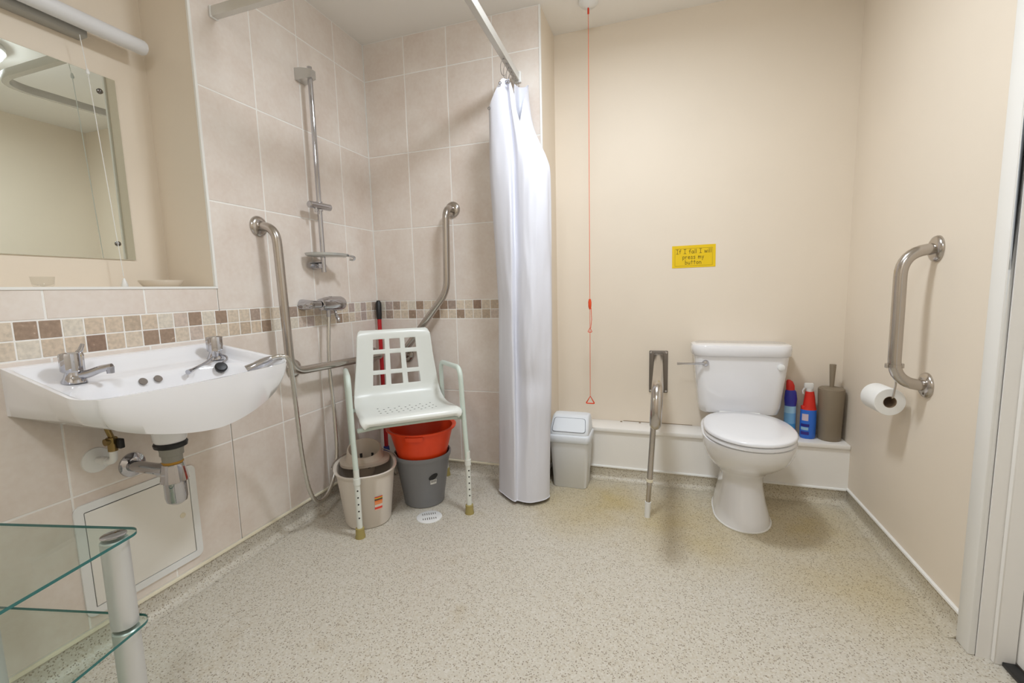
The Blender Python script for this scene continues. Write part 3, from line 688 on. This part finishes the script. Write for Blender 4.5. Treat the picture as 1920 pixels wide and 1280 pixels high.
for s in (-1, 1):
    q_ = .030 if s < 0 else 0
    path = fillet([(s*(.236+q_*.4),-.238,.245),(s*(.224+q_),-.236,.50),(s*(.217+q_*1.3),-.236,.690),(s*(.217+q_*1.2),.13,.668),(s*.243,.225,.245)], .055, 8)
    mb = MB(); mb.tube(path, .0112, 14); mb.build('side_frame', M_mint, ch, world=False)
    for (fx, fy, tx, ty) in ((s*.249 if s < 0 else s*.236, -.238, s*(.2365+q_*.4), -.238), (s*.249, .238, s*.2435, .226)):
        mb = MB(); mb.cyl((tx,ty,.30 if fy < 0 else .27),(fx,fy,.03),.0118); mb.cyl((tx,ty,.262),(tx+(fx-tx)*.1,ty,.235),.0148); lg = mb.build('leg', M_leg, ch, world=False)
        d = Vector((fx-tx,fy-ty,-.27)).normalized()
        mb = MB()
        for k in range(6):
            f = .12+.125*k; zc_ = .27+(.03-.27)*f; px, py = tx+(fx-tx)*f, ty+(fy-ty)*f
            mb.lathe([(.0034,0),(.0034,.0008)], (px,py-.0117,zc_), 10, lookmat((0,-1,0)))
        mb.build('adjuster_holes', M_dark, lg, world=False, smooth=0)['kind'] = 'stuff'
        mb = MB(); mb.lathe([(.021,0),(.021,.006),(.0185,.018),(.018,.042),(.0145,.044)], (fx,fy,0), 18); mb.build('ferrule', mat('khaki_rubber',(168,152,92),.6), lg, world=False)
mb = MB(); mb.tube(fillet([(-.232,-.20,.452),(-.15,-.2,.46),(.15,-.2,.46),(.232,-.20,.452)],.05), .010, 10); mb.build('cross_bar', M_mint, ch, world=False); mb = MB(); mb.tube(fillet([(-.226,.16,.452),(-.15,.10,.46),(.15,.10,.46),(.226,.16,.452)],.05), .010, 10); mb.build('cross_bar', M_mint, ch, world=False)

# ================================================================== BUCKETS, MOP, DRAIN
def ell(cx, cy, a, b, rot, z, seg=40, sq=2.4):
    out = []
    for k in range(seg):
        t = 2*PI*k/seg; c, s = math.cos(t), math.sin(t)
        x = a*math.copysign(abs(c)**(2/sq), c); y = b*math.copysign(abs(s)**(2/sq), s)
        out.append(Vector((cx+x*math.cos(rot)-y*math.sin(rot), cy+x*math.sin(rot)+y*math.cos(rot), z)))
    return out
MX, MY, MR = -1.292, 1.672, math.radians(128)
bk = thing('mop_bucket', 'beige plastic mop bucket with wringer under the shower chair', 'bucket', (MX,MY,0))
M_bk = mat('beige_plastic',(222,212,200),.4); M_wr = mat('wringer_beige',(198,184,168),.45)
mb = MB(); E_ = lambda a, b, z: ell(MX, MY, a, b, MR, z)
mb.loft([E_(.128,.096,0),E_(.134,.102,.006),E_(.165,.128,.235),E_(.170,.134,.240),E_(.174,.139,.252),E_(.168,.133,.255),E_(.160,.125,.250),E_(.155,.120,.235),E_(.128,.098,.012)]); mb.build('body', M_bk, bk)
wx, wy = MX+math.cos(MR)*.055, MY+math.sin(MR)*.055
def tilt(R, k):
    d_ = Vector((.62,-.78,0)); return [p+Vector((0,0,-k*(p-Vector((wx,wy,p.z))).dot(d_))) for p in R]
mb = MB(); mb.loft([ell(wx,wy,.100,.112,MR,.246),ell(wx,wy,.100,.112,MR,.258),ell(wx,wy,.084,.086,MR,.262),tilt(ell(wx,wy,.079,.077,MR,.305,sq=2),.32),tilt(ell(wx,wy,.073,.071,MR,.308,sq=2),.32),tilt(ell(wx,wy,.058,.056,MR,.262,sq=2),.2),ell(wx,wy,.035,.035,MR,.17,sq=2)], False, True); w_ = mb.build('wringer', M_wr, bk)
mb = MB()
for k in range(6):
    a = MR+PI*.1+k*PI/3; mb.box(-.006,.006,-.002,.002,-.02,.02,0,1,Matrix.Translation((wx+.0535*math.cos(a),wy+.0535*math.sin(a),.245)) @ Matrix.Rotation(a+PI/2,4,'Z'))
mb.build('wringer_slots', M_dark, w_, smooth=0)['kind'] = 'stuff'
mb = MB(); arc = []
for k in range(25):
    t = PI*k/24; c = Vector((math.cos(MR+PI/2),math.sin(MR+PI/2),0)); f = Vector((math.cos(MR),math.sin(MR),0))
    arc.append(Vector((MX,MY,.250))+c*(.146*math.cos(t))+f*(.185*math.sin(t))+Vector((0,0,.012*math.sin(t))))
mb.tube(arc, .0028, 8); mb.build('wire_handle', M_steel, bk)
def patch(m, cx, cy, a0, a1, z0, z1, ra, rb, n=6):   # label bent round a tapering wall
    for i in range(n):
        t0, t1 = a0+(a1-a0)*i/n, a0+(a1-a0)*(i+1)/n
        m.add([(cx+ra*math.cos(t0),cy+ra*math.sin(t0),z0),(cx+ra*math.cos(t1),cy+ra*math.sin(t1),z0),(cx+rb*math.cos(t1),cy+rb*math.sin(t1),z1),(cx+rb*math.cos(t0),cy+rb*math.sin(t0),z1)], [[0,1,2,3]])
def on_wall(ringf, t0, t1, z0, z1, eps=.0012, n=5):
    vs = []; 
    for z in (z0, z1):
        for i in range(n+1):
            t = t0+(t1-t0)*i/n; vs.append(ringf(t, z, eps))
    return vs, [[i,i+1,n+2+i,n+1+i] for i in range(n)]
def mop_wall(t, z, eps):
    f = (z-.006)/.229; a = .134+(.165-.134)*f+eps; b = .102+(.128-.102)*f+eps; c, s = math.cos(t), math.sin(t); sq = 2.4
    x = a*math.copysign(abs(c)**(2/sq), c); y = b*math.copysign(abs(s)**(2/sq), s)
    return Vector((MX+x*math.cos(MR)-y*math.sin(MR), MY+x*math.sin(MR)+y*math.cos(MR), z))
mb = MB(); mb.add(*on_wall(mop_wall, math.radians(190), math.radians(207), .085, .150)); mb.build('sticker', band_mat('mop_sticker', [(0,(232,196,178)),(.08,(236,70,52)),(.24,(228,214,202)),(.42,(240,150,96)),(.62,(238,128,58)),(.72,(90,70,58)),(.84,(230,190,60)),(.92,(220,60,50))]), bk)
GX, GY = -1.115, 1.885
gb = thing('grey_bucket', 'round grey plastic bucket holding the orange bowl', 'bucket', (GX,GY,0))
mb = MB(); mb.lathe([(.092,0),(.097,.004),(.100,.035),(.1005,.037),(.132,.232),(.137,.234),(.140,.250),(.137,.256),(.131,.254),(.127,.235),(.094,.012),(.0001,.010)], (GX,GY,0), 40); mb.build('body', mat('grey_bucket_plastic',(128,128,130),.42), gb)
def gwall(t, z, eps): r = .100+(.132-.100)*(z-.035)/.197+eps; return Vector((GX+r*math.cos(t), GY+r*math.sin(t), z))
mb = MB(); n = 18; ctr = math.radians(-38)
vs = [gwall(ctr,.160,.0012)]+[gwall(ctr+.19*math.cos(2*PI*k/n), .160+.006*math.cos(2*PI*k/n)+.015*math.sin(2*PI*k/n), .0012) for k in range(n)]
mb.add(vs, [[0,1+k,1+(k+1) % n] for k in range(n)]); mb.build('oval_label', M_black, gb)
mb = MB(); mb.add(*on_wall(gwall, ctr-.12, ctr+.15, .122, .145)); mb.build('barcode_label', mat('paper_white',(230,228,222),.6), gb)
mb = MB()
for k in range(9): mb.add(*on_wall(gwall, ctr-.10+.026*k, ctr-.10+.026*k+(.013 if k % 3 else .007), .130, .1435, .0018, 1))
mb.build('barcode_bars', M_dark, gb, smooth=0)['kind'] = 'stuff'
mb = MB(); mb.lathe([(.108,.238),(.112,.236),(.118,.240),(.153,.372),(.168,.376),(.170,.384),(.166,.386),(.151,.381),(.114,.246),(.0001,.243)], (GX,GY,0), 44)
ob = thing('orange_bowl', 'orange plastic washing up bowl stacked in grey bucket', 'bowl', (GX,GY,.236)); mb.build('body', mat('orange_plastic',(238,70,22),.35), ob)
mb = MB(); hc = math.radians(-72)
def owall(t, z, eps): r = .118+(.153-.118)*(z-.24)/.132+eps; return Vector((GX+r*math.cos(t), GY+r*math.sin(t), z))
vs = []; rr = []
for z, e in ((.352,.001),(.352,.016),(.374,.018),(.374,.001)): rr.append([owall(hc-.24+.48*k/6, z, e) for k in range(7)])
mb.loft(rr, False, False, closed=False); mb.build('grip_lip', MATS['orange_plastic'], ob)
# mop leaning in the corner
mp = thing('floor_mop', 'red handled mop with black grip leaning in the shower corner', 'mop', (-1.50,2.13,0))
h0, h1 = Vector((-1.487,2.120,.06)), Vector((-1.545,2.208,.988)); hd = (h1-h0)
mb = MB(); mb.cyl(h0, h0+hd*.90, .0115); mb.build('handle', mat('red_paint',(190,24,34),.3), mp)
mb = MB(); g0 = h0+hd*.885; mb.tube([g0, g0+hd*.02, h1-hd*.015, h1], [.0135,.0155,.0165,.009], 16); mb.build('grip', M_black, mp)
mb = MB(); mb.tube([h0+Vector((0,0,.10)), h0+Vector((0,0,.03)), h0+Vector((0,0,-.005))], [.016,.022,.034], 16); mb.build('socket', mat('blue_plastic',(44,66,150),.4), mp)
mb = MB()
for k in range(40):
    a = k*2.399; r = .012+.02*((k*7) % 10)/10; e = .045+.03*((k*3) % 7)/7
    p = h0+Vector((r*math.cos(a), r*math.sin(a), 0)); q = Vector((h0.x+e*math.cos(a), h0.y+e*.8*math.sin(a), .006)); mb.tube([p,(p+q)/2+Vector((0,0,.012)),q], .0045, 6)
o = mb.build('mop_strands', mat('cotton_grey',(196,190,178),.9), mp); o['kind'] = 'stuff'
# drain cover
dn = thing('floor_drain', 'oval white slotted shower drain cover set in the floor', 'drain', (-1.006,1.732,0))
mb = MB(); mb.lathe([(.058,.0003),(.058,.003),(.055,.0045),(.0001,.0055)], (-1.006,1.732,0), 32); mb.build('cover', M_pp, dn)
mb = MB()
for sgn in (-1, 1):
    for k in range(7):
        x = (k-3)*.0095; ln = .010*(1-abs(k-3)*.10); c = Matrix.Translation((-1.006,1.732,.0054)) @ Matrix.Rotation(math.radians(32),4,'Z')
        mb.box(x-.0016, x+.0016, sgn*.022-ln, sgn*.022+ln, -.001, .0003, 0, 1, c)
mb.build('slots', mat('slot_shadow',(96,88,80),.8), dn, smooth=0)['kind'] = 'stuff'

# ================================================================== BIN, CORD, SIGN
BX, BYY = -.446, 2.268
bn = thing('swing_bin', 'white swing top waste bin beside the curtain', 'bin', (BX,BYY,0))
mb = MB(); R_ = lambda hw, hd, z, r=.022: rrect(BX-hw, BX+hw, BYY-hd, BYY+hd, r, z)
mb.loft([R_(.084,.060,0),R_(.087,.063,.004),R_(.101,.078,.262)], True, True); mb.build('body', mat('bin_grey_white',(230,230,229),.42), bn)
mb = MB(); mb.loft([R_(.104,.083,.246),R_(.107,.086,.250),R_(.108,.087,.278),R_(.104,.083,.286),R_(.098,.076,.288)], True, False)
def hood(hw, f, bk_, z): return rrect(BX-hw, BX+hw, BYY-f, BYY+bk_, .02, z)
rg = [hood(.100,.080,.080,.286)]
for z, hw, f, b in ((.296,.101,.081,.080),(.325,.099,.064,.079),(.350,.097,.042,.076),(.368,.094,.022,.070),(.374,.090,.010,.060),(.376,.082,.002,.050)): rg.append(hood(hw, f, b, z))
mb.loft(rg, False, True); mb.build('hood', M_ppb, bn, smooth=50)
mb = MB(); fr_ = [(-.086,-.0775,.302),(.086,-.0775,.302),(.080,-.0315,.362),(-.080,-.0315,.362)]
pts = [Vector((BX+x, BYY+y-.0015, z+.002)) for x, y, z in fr_]; cen = sum(pts, Vector())/4
P2 = []
for i in range(4):
    a, b, c = pts[i-1], pts[i], pts[(i+1) % 4]
    for k in range(5):
        t = k/4; d0 = b+(a-b).normalized()*.014; d1 = b+(c-b).normalized()*.014; P2.append(d0*(1-t)**2+b*2*t*(1-t)+d1*t*t)
mb.tube(P2, .0013, 6, closed=True); mb.build('flap_outline', mat('flap_gap',(120,124,132),.6), bn)
nf = (pts[1]-pts[0]).cross(pts[3]-pts[0]).normalized(); 
if nf.y > 0: nf = -nf
mb = MB(); q = [cen+(p-cen)*.975 for p in P2]; mb.loft([[p-nf*.003 for p in q],[p+nf*.0014 for p in q]]); mb.build('swing_flap', M_ppb, bn)
PX, PY = -.350, 2.297
pcd = thing('emergency_pull_cord', 'orange emergency pull cord hanging from the ceiling switch', 'pull cord', (PX,PY,.43))
mb = MB(); mb.lathe([(.045,0),(.046,-.010),(.036,-.020),(.016,-.026),(.010,-.030)], (PX,PY,ZC), 26); mb.build('ceiling_switch', M_pp, pcd)
M_or = mat('orange_cord',(236,80,34),.45)
mb = MB(); mb.lathe([(.0045,0),(.0045,.022),(.003,.026)], (PX,PY,2.318), 10); mb.build('cord_connector', mat('red_orange',(226,60,30),.4), pcd)
mb = MB(); mb.cyl((PX,PY,.468),(PX,PY,2.345),.0015,None,6); mb.build('cord', mat('faded_orange',(234,108,62),.6), pcd)
mb = MB(); mb.lathe([(.004,-.026),(.008,-.012),(.0085,.010),(.005,.026)], (PX,PY,.948), 10); mb.tube([(PX+.006,PY,.93),(PX+.009,PY-.003,.87),(PX+.004,PY,.825)], .0017, 6); mb.build('cord_toggle', M_or, pcd)
def tri(z, w, h, r, nm):
    m = MB(); P = fillet([(PX,PY,z),(PX-w,PY,z-h),(PX+w,PY,z-h),(PX,PY,z)], .006, 4); m.tube(P[:-1], r, 8, closed=True); m.build(nm, M_or, pcd)
tri(.829,.011,.024,.0018,'small_triangle'); tri(.470,.022,.038,.0033,'pull_triangle')
sg = thing('wall_sign', 'yellow laminated sign about pressing the button, on cream wall', 'sign', (.149,Y2,1.12))
sx0, sx1, sz0, sz1 = .045, .253, 1.1215, 1.2345
Ms = Matrix.Translation((.149,Y2,1.178)) @ Matrix.Rotation(math.radians(-.6),4,'Y')
mb = MB(); mb.box(-.104,.104,-.0018,-.0003,-.0565,.0565,0,1,Ms); mb.build('card', mat('yellow_card',(240,202,8),.35), sg, smooth=0)
mb = MB()
for a in ((-.090,.090,.0405,.0415),(-.090,.090,-.0475,-.0465),(-.090,-.089,-.0475,.0415),(.089,.090,-.0475,.0415)): mb.box(a[0],a[1],-.0021,-.0017,a[2],a[3],0,1,Ms)
mb.build('border_line', mat('brown_ink',(120,92,10),.6), sg, smooth=0)
GL = {'I':(.5,[[(0,1),(.5,1)],[(.25,1),(.25,0)],[(0,0),(.5,0)]]),'f':(.45,[[(.5,.92),(.36,1),(.22,.85),(.2,0)],[(0,.58),(.42,.6)]]),
 'a':(.55,[[(.46,.5),(.25,.6),(.05,.38),(.08,.1),(.25,.0),(.42,.18),(.47,.58)],[(.47,.58),(.46,.12),(.56,0)]]),'l':(.16,[[(.08,1),(.08,0)]]),
 'w':(.62,[[(0,.6),(.13,0),(.3,.5),(.47,0),(.6,.6)]]),'i':(.16,[[(.08,.6),(.08,0)],[(.08,.82),(.08,.9)]]),
 'p':(.5,[[(.05,.6),(.04,-.4)],[(.05,.42),(.25,.6),(.46,.42),(.38,.1),(.2,0),(.05,.12)]]),'r':(.42,[[(.05,.6),(.05,0)],[(.05,.36),(.2,.56),(.4,.56)]]),
 'e':(.5,[[(.05,.28),(.45,.34),(.38,.56),(.2,.6),(.04,.36),(.1,.06),(.28,0),(.45,.1)]]),'s':(.44,[[(.4,.54),(.22,.6),(.06,.46),(.36,.24),(.34,.06),(.16,0),(.01,.08)]]),
 'm':(.66,[[(.04,.6),(.05,0)],[(.05,.4),(.2,.58),(.32,.42),(.33,0)],[(.33,.4),(.48,.58),(.6,.42),(.62,0)]]),'y':(.5,[[(.02,.6),(.24,.08)],[(.46,.6),(.1,-.4)]]),
 'b':(.5,[[(.05,1),(.05,0)],[(.05,.12),(.22,0),(.44,.16),(.42,.46),(.24,.58),(.05,.42)]]),'u':(.5,[[(.04,.6),(.06,.14),(.22,0),(.42,.16)],[(.44,.6),(.45,0)]]),
 't':(.46,[[(.22,.95),(.22,0)],[(0,.62),(.44,.62)]]),'o':(.52,[[(.26,.6),(.06,.42),(.08,.12),(.26,0),(.45,.14),(.46,.44),(.26,.6)]]),'n':(.5,[[(.05,.6),(.05,0)],[(.05,.4),(.25,.58),(.42,.42),(.43,0)]]),' ':(.34,[])}
def lettering(m, text, cx, z, h, M, th=.09, depth=(-.0023,-.0017)):
    wd = sum(GL[c][0]+.14 for c in text)*h; x = cx-wd/2
    for c in text:
        for st in GL[c][1]:
            for (x0,y0),(x1,y1) in zip(st, st[1:]):
                a = Vector((x+x0*h,0,z+y0*h)); b = Vector((x+x1*h,0,z+y1*h)); d = (b-a)
                if d.length < 1e-7: continue
                d.normalize(); p = Vector((-d.z,0,d.x))*th*h*.5; a -= d*th*h*.4; b += d*th*h*.4
                vs = [M @ (q+Vector((0,depth[0],0))) for q in (a-p,b-p,b+p,a+p)]; m.add(vs, [[0,1,2,3]])
        x += (GL[c][0]+.14)*h
mb = MB(); lettering(mb,'If I fall I will',.002,.0155,.0215,Ms); lettering(mb,'press my',0,-.012,.0215,Ms); lettering(mb,'button',.0,-.0395,.0215,Ms)
mb.build('lettering', mat('dark_brown_ink',(84,62,8),.6), sg, smooth=0)

# ================================================================== DROP-DOWN RAIL
dp = thing('drop_down_rail', 'hinged steel drop-down support rail with floor leg', 'support rail', (-.016,Y2,0))
mb = MB(); mb.box(-.064,.032,Y2-.008,Y2,.455,.685,.004); mb.build('wall_plate', mat('plate_steel',(128,121,114),.42,.9), dp)
mb = MB(); mb.box(-.042,.010,Y2-.045,Y2-.008,.63,.674,.006); mb.build('hinge_bracket', mat('dark_steel',(120,114,108),.35,1), dp)
for x, z in ((-.055,.675),(.023,.675),(-.055,.466),(.023,.466)):
    mb = MB(); mb.lathe([(.007,0),(.006,.004),(.0001,.005)], (x,Y2-.008,z), 12, lookmat((0,-1,0))); mb.build('plate_screw', M_chrome, dp)
mb = MB(); mb.tube(fillet([(-.016,Y2-.03,.652),(-.013,1.64,.672),(-.019,1.62,.530),(-.018,Y2-.012,.535)],.08,9), .0205, 18); mb.build('rail_loop', M_steel, dp)
mb = MB(); mb.cyl((-.026,2.02,.525),(-.045,2.005,.15),.0125); mb.cyl((-.0445,2.0055,.16),(-.051,2.005,.05),.0105); mb.build('leg', M_steel, dp)
mb = MB(); mb.cyl((-.0435,2.0055,.178),(-.0443,2.0055,.166),.0148); mb.build('leg_collar', M_capc, dp)
mb = MB(); mb.cyl((-.0495,2.005,.072),(-.053,2.005,.004),.0135,.0125); mb.lathe([(.0125,0),(.0125,.004)],(-.053,2.005,0),16); mb.build('leg_foot', M_pp, dp)
mb = MB(); mb.tube([(-.043,2.05,.50),(-.045,2.05,.30)], .0012, 6); mb.lathe([(.005,0),(.006,.008),(.002,.014)],(-.045,2.05,.288),10); mb.build('release_wire', M_steel, dp)

# ================================================================== TOILET
TXC = .347
tl = thing('toilet', 'white close coupled toilet with closed lid and lever cistern', 'toilet', (TXC,2.2,0))
def egg(hw, yf, yb, yc, z, seg=40, pb=3.2):
    out = []
    for k in range(seg):
        t = 2*PI*k/seg; c, s = math.cos(t), math.sin(t)
        if s < 0: x = hw*math.copysign(abs(c)**.95,c); y = yc+(yc-yf)*s
        else: x = hw*math.copysign(abs(c)**(2/pb),c); y = yc+(yb-yc)*abs(s)**(2/pb)
        out.append(Vector((TXC+x, y, z)))
    return out
mb = MB()
st = [(.112,1.975,2.345,2.13,0),(.112,1.975,2.345,2.13,.012),(.104,1.985,2.37,2.13,.04),(.090,2.015,2.365,2.14,.10),(.081,2.045,2.36,2.14,.16),(.084,2.05,2.36,2.14,.20),(.105,2.010,2.36,2.12,.235),(.135,1.945,2.36,2.08,.27),(.158,1.888,2.36,2.05,.31),(.170,1.850,2.36,2.04,.35),(.176,1.830,2.36,2.04,.385),(.176,1.826,2.36,2.04,.398),(.168,1.836,2.355,2.04,.402)]
mb.loft([egg(*s) for s in st]); mb.build('pan', M_cer, tl, smooth=60)
mb = MB(); mb.tube(egg(.1135,1.973,2.345,2.13,.003), .0035, 6, closed=True); mb.build('sealant_bead', M_trim, tl)
for s in (-1, 1):
    mb = MB(); mb.lathe([(.0085,0),(.009,.006),(.005,.012),(.0001,.013)], (TXC+s*.082,2.17,.055), 14, lookmat((s*.8,-.2,.6))); mb.build('fixing_cap', M_chrome if s < 0 else M_pp, tl)
def slab(name, hw, yf, yb, z0, z1, rnd, dome=0):
    m = MB(); yc = 2.03; rg = []
    for f, z in ((rnd,z0),(0,z0+rnd*.8),(0,z1-rnd),(rnd*.4,z1-rnd*.35),(rnd*1.1,z1)): rg.append(egg(hw-f, yf+f, yb-f, yc, z, 48, 2.5))
    if dome:
        for f in (.05,.10): rg.append(egg(hw-f, yf+f*1.25, yb-f*1.2, yc, z1+dome*f*10, 48, 2.4))
    m.loft(rg); return m.build(name, mat('seat_white',(240,240,243),.18,coat=.3), tl, smooth=50)
slab('seat', .171, 1.815, 2.262, .403, .420, .005)
slab('lid', .173, 1.810, 2.268, .4225, .440, .006, .003)
for s in (-1, 1):
    mb = MB(); mb.cyl((TXC+s*.055,2.280,.402),(TXC+s*.055,2.280,.428),.012); mb.cyl((TXC+s*.085,2.272,.428),(TXC+s*.03,2.272,.428),.009); mb.build('hinge', M_pp, tl)
mb = MB(); CX = .360
def rr_(hw, y0, y1, z, r): return rrect(CX-hw, CX+hw, y0, y1, r, z, 6)
mb.loft([rr_(.160,2.385,2.520,.394,.04),rr_(.176,2.368,2.523,.404,.045),rr_(.184,2.362,2.523,.44,.045),rr_(.200,2.350,2.523,.60,.045),rr_(.208,2.344,2.523,.690,.045)]); ct = mb.build('cistern', M_cer, tl, smooth=50)
mb = MB(); mb.loft([rr_(.212,2.338,2.523,.686,.06),rr_(.219,2.331,2.523,.692,.065),rr_(.221,2.329,2.523,.728,.066),rr_(.217,2.333,2.523,.739,.064),rr_(.206,2.345,2.518,.743,.06)]); mb.build('cistern_lid', M_cer, tl, smooth=50)
mb = MB(); mb.lathe([(.016,0),(.016,.006),(.012,.014),(.0001,.017)], (.203,2.347,.652), 20, lookmat((0,-1,0))); mb.tube([(.203,2.338,.652),(.17,2.328,.652),(.10,2.322,.651),(.072,2.322,.650)], [.0055,.0055,.0045,.0065], 10); mb.build('flush_lever', M_chrome, tl)
mb = MB(); mb.lathe([(.0155,0),(.015,.005),(.008,.008),(.0001,.0085)], (.528,2.347,.640), 20, lookmat((0,-1,0))); mb.build('overflow_cap', M_pp, tl)

# ================================================================== LEDGE ITEMS
LZ = .2825
b1 = thing('cleaner_bottle', 'blue toilet cleaner bottle with red cap behind the toilet lid', 'bottle', (.600,2.462,LZ))
def ring2(cx, cy, a, b, z, seg=22): return [Vector((cx+a*math.cos(2*PI*k/seg), cy+b*math.sin(2*PI*k/seg), z)) for k in range(seg)]
mb = MB(); c_ = (.600,2.462); mb.loft([ring2(*c_,.022,.018,LZ),ring2(*c_,.026,.021,LZ+.005),ring2(*c_,.025,.021,.445)]); mb.build('body', band_mat('cleaner_print',[(0,(150,190,226)),(.16,(70,150,214)),(.40,(120,178,228)),(.72,(160,204,236)),(.93,(52,62,160))]), b1)
mb = MB(); mb.loft([ring2(*c_,.0255,.021,.444),ring2(*c_,.0275,.023,.47),ring2(.599,2.462,.024,.020,.505),ring2(.597,2.462,.018,.017,.514)]); mb.build('shoulder', mat('deep_blue_plastic',(48,50,160),.35), b1)
mb = MB(); mb.loft([ring2(.597,2.462,.0185,.0175,.512),ring2(.596,2.462,.0185,.017,.535),ring2(.592,2.462,.014,.014,.554),ring2(.588,2.462,.006,.008,.562)]); mb.build('cap', mat('red_plastic',(214,44,30),.35), b1)
b2 = thing('spray_bottle', 'blue spray bottle with red shoulder next to toilet brush', 'bottle', (.672,2.448,LZ))
c_ = (.674,2.448); mb = MB(); mb.loft([ring2(*c_,.028,.021,LZ),ring2(*c_,.033,.025,LZ+.006),ring2(*c_,.034,.026,.36),ring2(*c_,.0335,.026,.424)]); bd = mb.build('body', mat('bright_blue_plastic',(48,112,214),.35), b2)
mb = MB(); mb.loft([ring2(*c_,.0335,.026,.423),ring2(.676,2.448,.027,.023,.44),ring2(.676,2.448,.021,.019,.49),ring2(.675,2.448,.0175,.017,.512)]); mb.build('shoulder', mat('red_plastic',(214,44,30),.35), b2)
mb = MB(); mb.box(.642,.662,2.434,2.458,.423,.442,.004); mb.build('side_lip', mat('red_plastic',(214,44,30),.35), b2)
mb = MB(); mb.loft([ring2(.674,2.448,.014,.014,.511),ring2(.674,2.448,.015,.015,.527)]); mb.box(.650,.690,2.440,2.456,.526,.552,.005); mb.tube([(.655,2.447,.53),(.645,2.446,.515),(.648,2.446,.50)], .004, 8); mb.build('trigger_head', mat('pale_plastic',(226,224,220),.35), b2)
def sw(t, z, e): return Vector((c_[0]+(.034+e)*math.cos(t), c_[1]+(.026+e)*math.sin(t), z))
for nm, z0, z1, col, t0, t1 in (('label_logo',.372,.405,(216,196,206),-2.6,-1.75),('label_swoosh',.343,.356,(40,36,130),-2.75,-1.6),('label_text',.326,.340,(150,190,214),-2.7,-1.7),('label_band',.303,.318,(52,40,130),-2.7,-1.6)):
    mb = MB(); mb.add(*on_wall(sw, t0, t1, z0, z1, .0008)); mb.build(nm, mat(nm+'_print',col,.4), bd, world=True)
tb = thing('toilet_brush', 'taupe toilet brush holder with tapered handle on the ledge', 'toilet brush', (.764,2.450,LZ))
M_ta = mat('taupe_plastic',(140,126,106),.5)
mb = MB(); mb.lathe([(.045,0),(.047,.003),(.054,.238),(.053,.246),(.050,.248)], (.764,2.450,LZ), 34); mb.build('holder', M_ta, tb)
mb = MB(); mb.lathe([(.049,0),(.048,.003),(.012,.005),(.0085,.008),(.0135,.112),(.013,.115),(.0001,.115)], (.764,2.450,LZ+.247), 26); mb.build('handle', M_ta, tb)

# ================================================================== TOILET ROLL
tp = thing('toilet_roll', 'white toilet roll hanging from the vertical grab rail', 'toilet roll', (.762,1.92,.57))
RC = Vector((.760,1.873,.607)); Mr = lookmat((-.06,1,0))
mb = MB(); mb.lathe([(.0205,0),(.0465,0),(.048,.0015),(.048,.098),(.0465,.1),(.0205,.1)], RC, 36, Mr, caps=False); mb.build('paper', mat('tissue',(244,243,240),.85), tp)
mb = MB(); mb.lathe([(.0205,.0),(.0205,.1),(.019,.1),(.019,.0),(.0205,0)], RC, 28, Mr, caps=False); mb.build('core', mat('cardboard',(146,124,100),.8), tp)
th = thing('roll_holder', 'steel wire roll holder clipped to the vertical grab rail', 'roll holder', (.743,1.79,.70))
mb = MB(); mb.tube(fillet([(.748,1.815,.735),(.763,1.850,.672),(.762,1.862,.622),(.755,1.98,.622)],.012,5), .0032, 8); mb.build('wire', M_steel, th)
mb = MB(); mb.lathe([(.0188,-.005),(.0196,-.005),(.0196,.005),(.0188,.005)], (.736,1.802,.748), 20, caps=False); mb.box(.710,.720,1.797,1.807,.740,.756,.002); mb.box(.752,.762,1.797,1.807,.740,.756,.002); mb.build('clip', M_steel, th)

# ================================================================== GLASS STAND
GA = math.radians(13)
gs = thing('glass_stand', 'tiered clear glass stand with thick aluminium posts', 'stand', (-1.040,.606,0), GA)
M_gl = glass_mat('stand_glass',(245,250,247),1.5); M_ge = mat('glass_edge_teal',(48,112,110),.12)
GW, GD = .42, .85
for z in (.55,.35,.15):
    m = MB(); o0 = rrect(-GW, 0, -GD, 0, .03, 0, 8); t_ = .006
    a = [Vector((p.x,p.y,z-t_)) for p in o0]; b = [Vector((p.x,p.y,z)) for p in o0]; n = len(a)
    m.cur = 0; m.add(a, [list(range(n))[::-1]]); m.add(b, [list(range(n))])
    m.cur = 1; m.loft([a,b], False, False); m.build('glass_shelf', [M_gl, M_ge], gs, world=False, smooth=30)
for px, py in ((-.036,-.034),(-GW+.040,-.036),(-.040,-GD+.036),(-GW+.040,-GD+.036)):
    for z0, z1 in ((0,.142),(.15,.342),(.35,.542)):
        m = MB(); m.lathe([(.021,z0),(.0235,z0+.002),(.0235,z1-.002),(.021,z1)], (px,py,0), 28); m.build('post', M_alu, gs, world=False)
    m = MB(); m.lathe([(.022,.550),(.022,.5515),(.020,.5525),(.0001,.5525)], (px,py,0), 24); m.build('post_cap', M_chrome, gs, world=False)
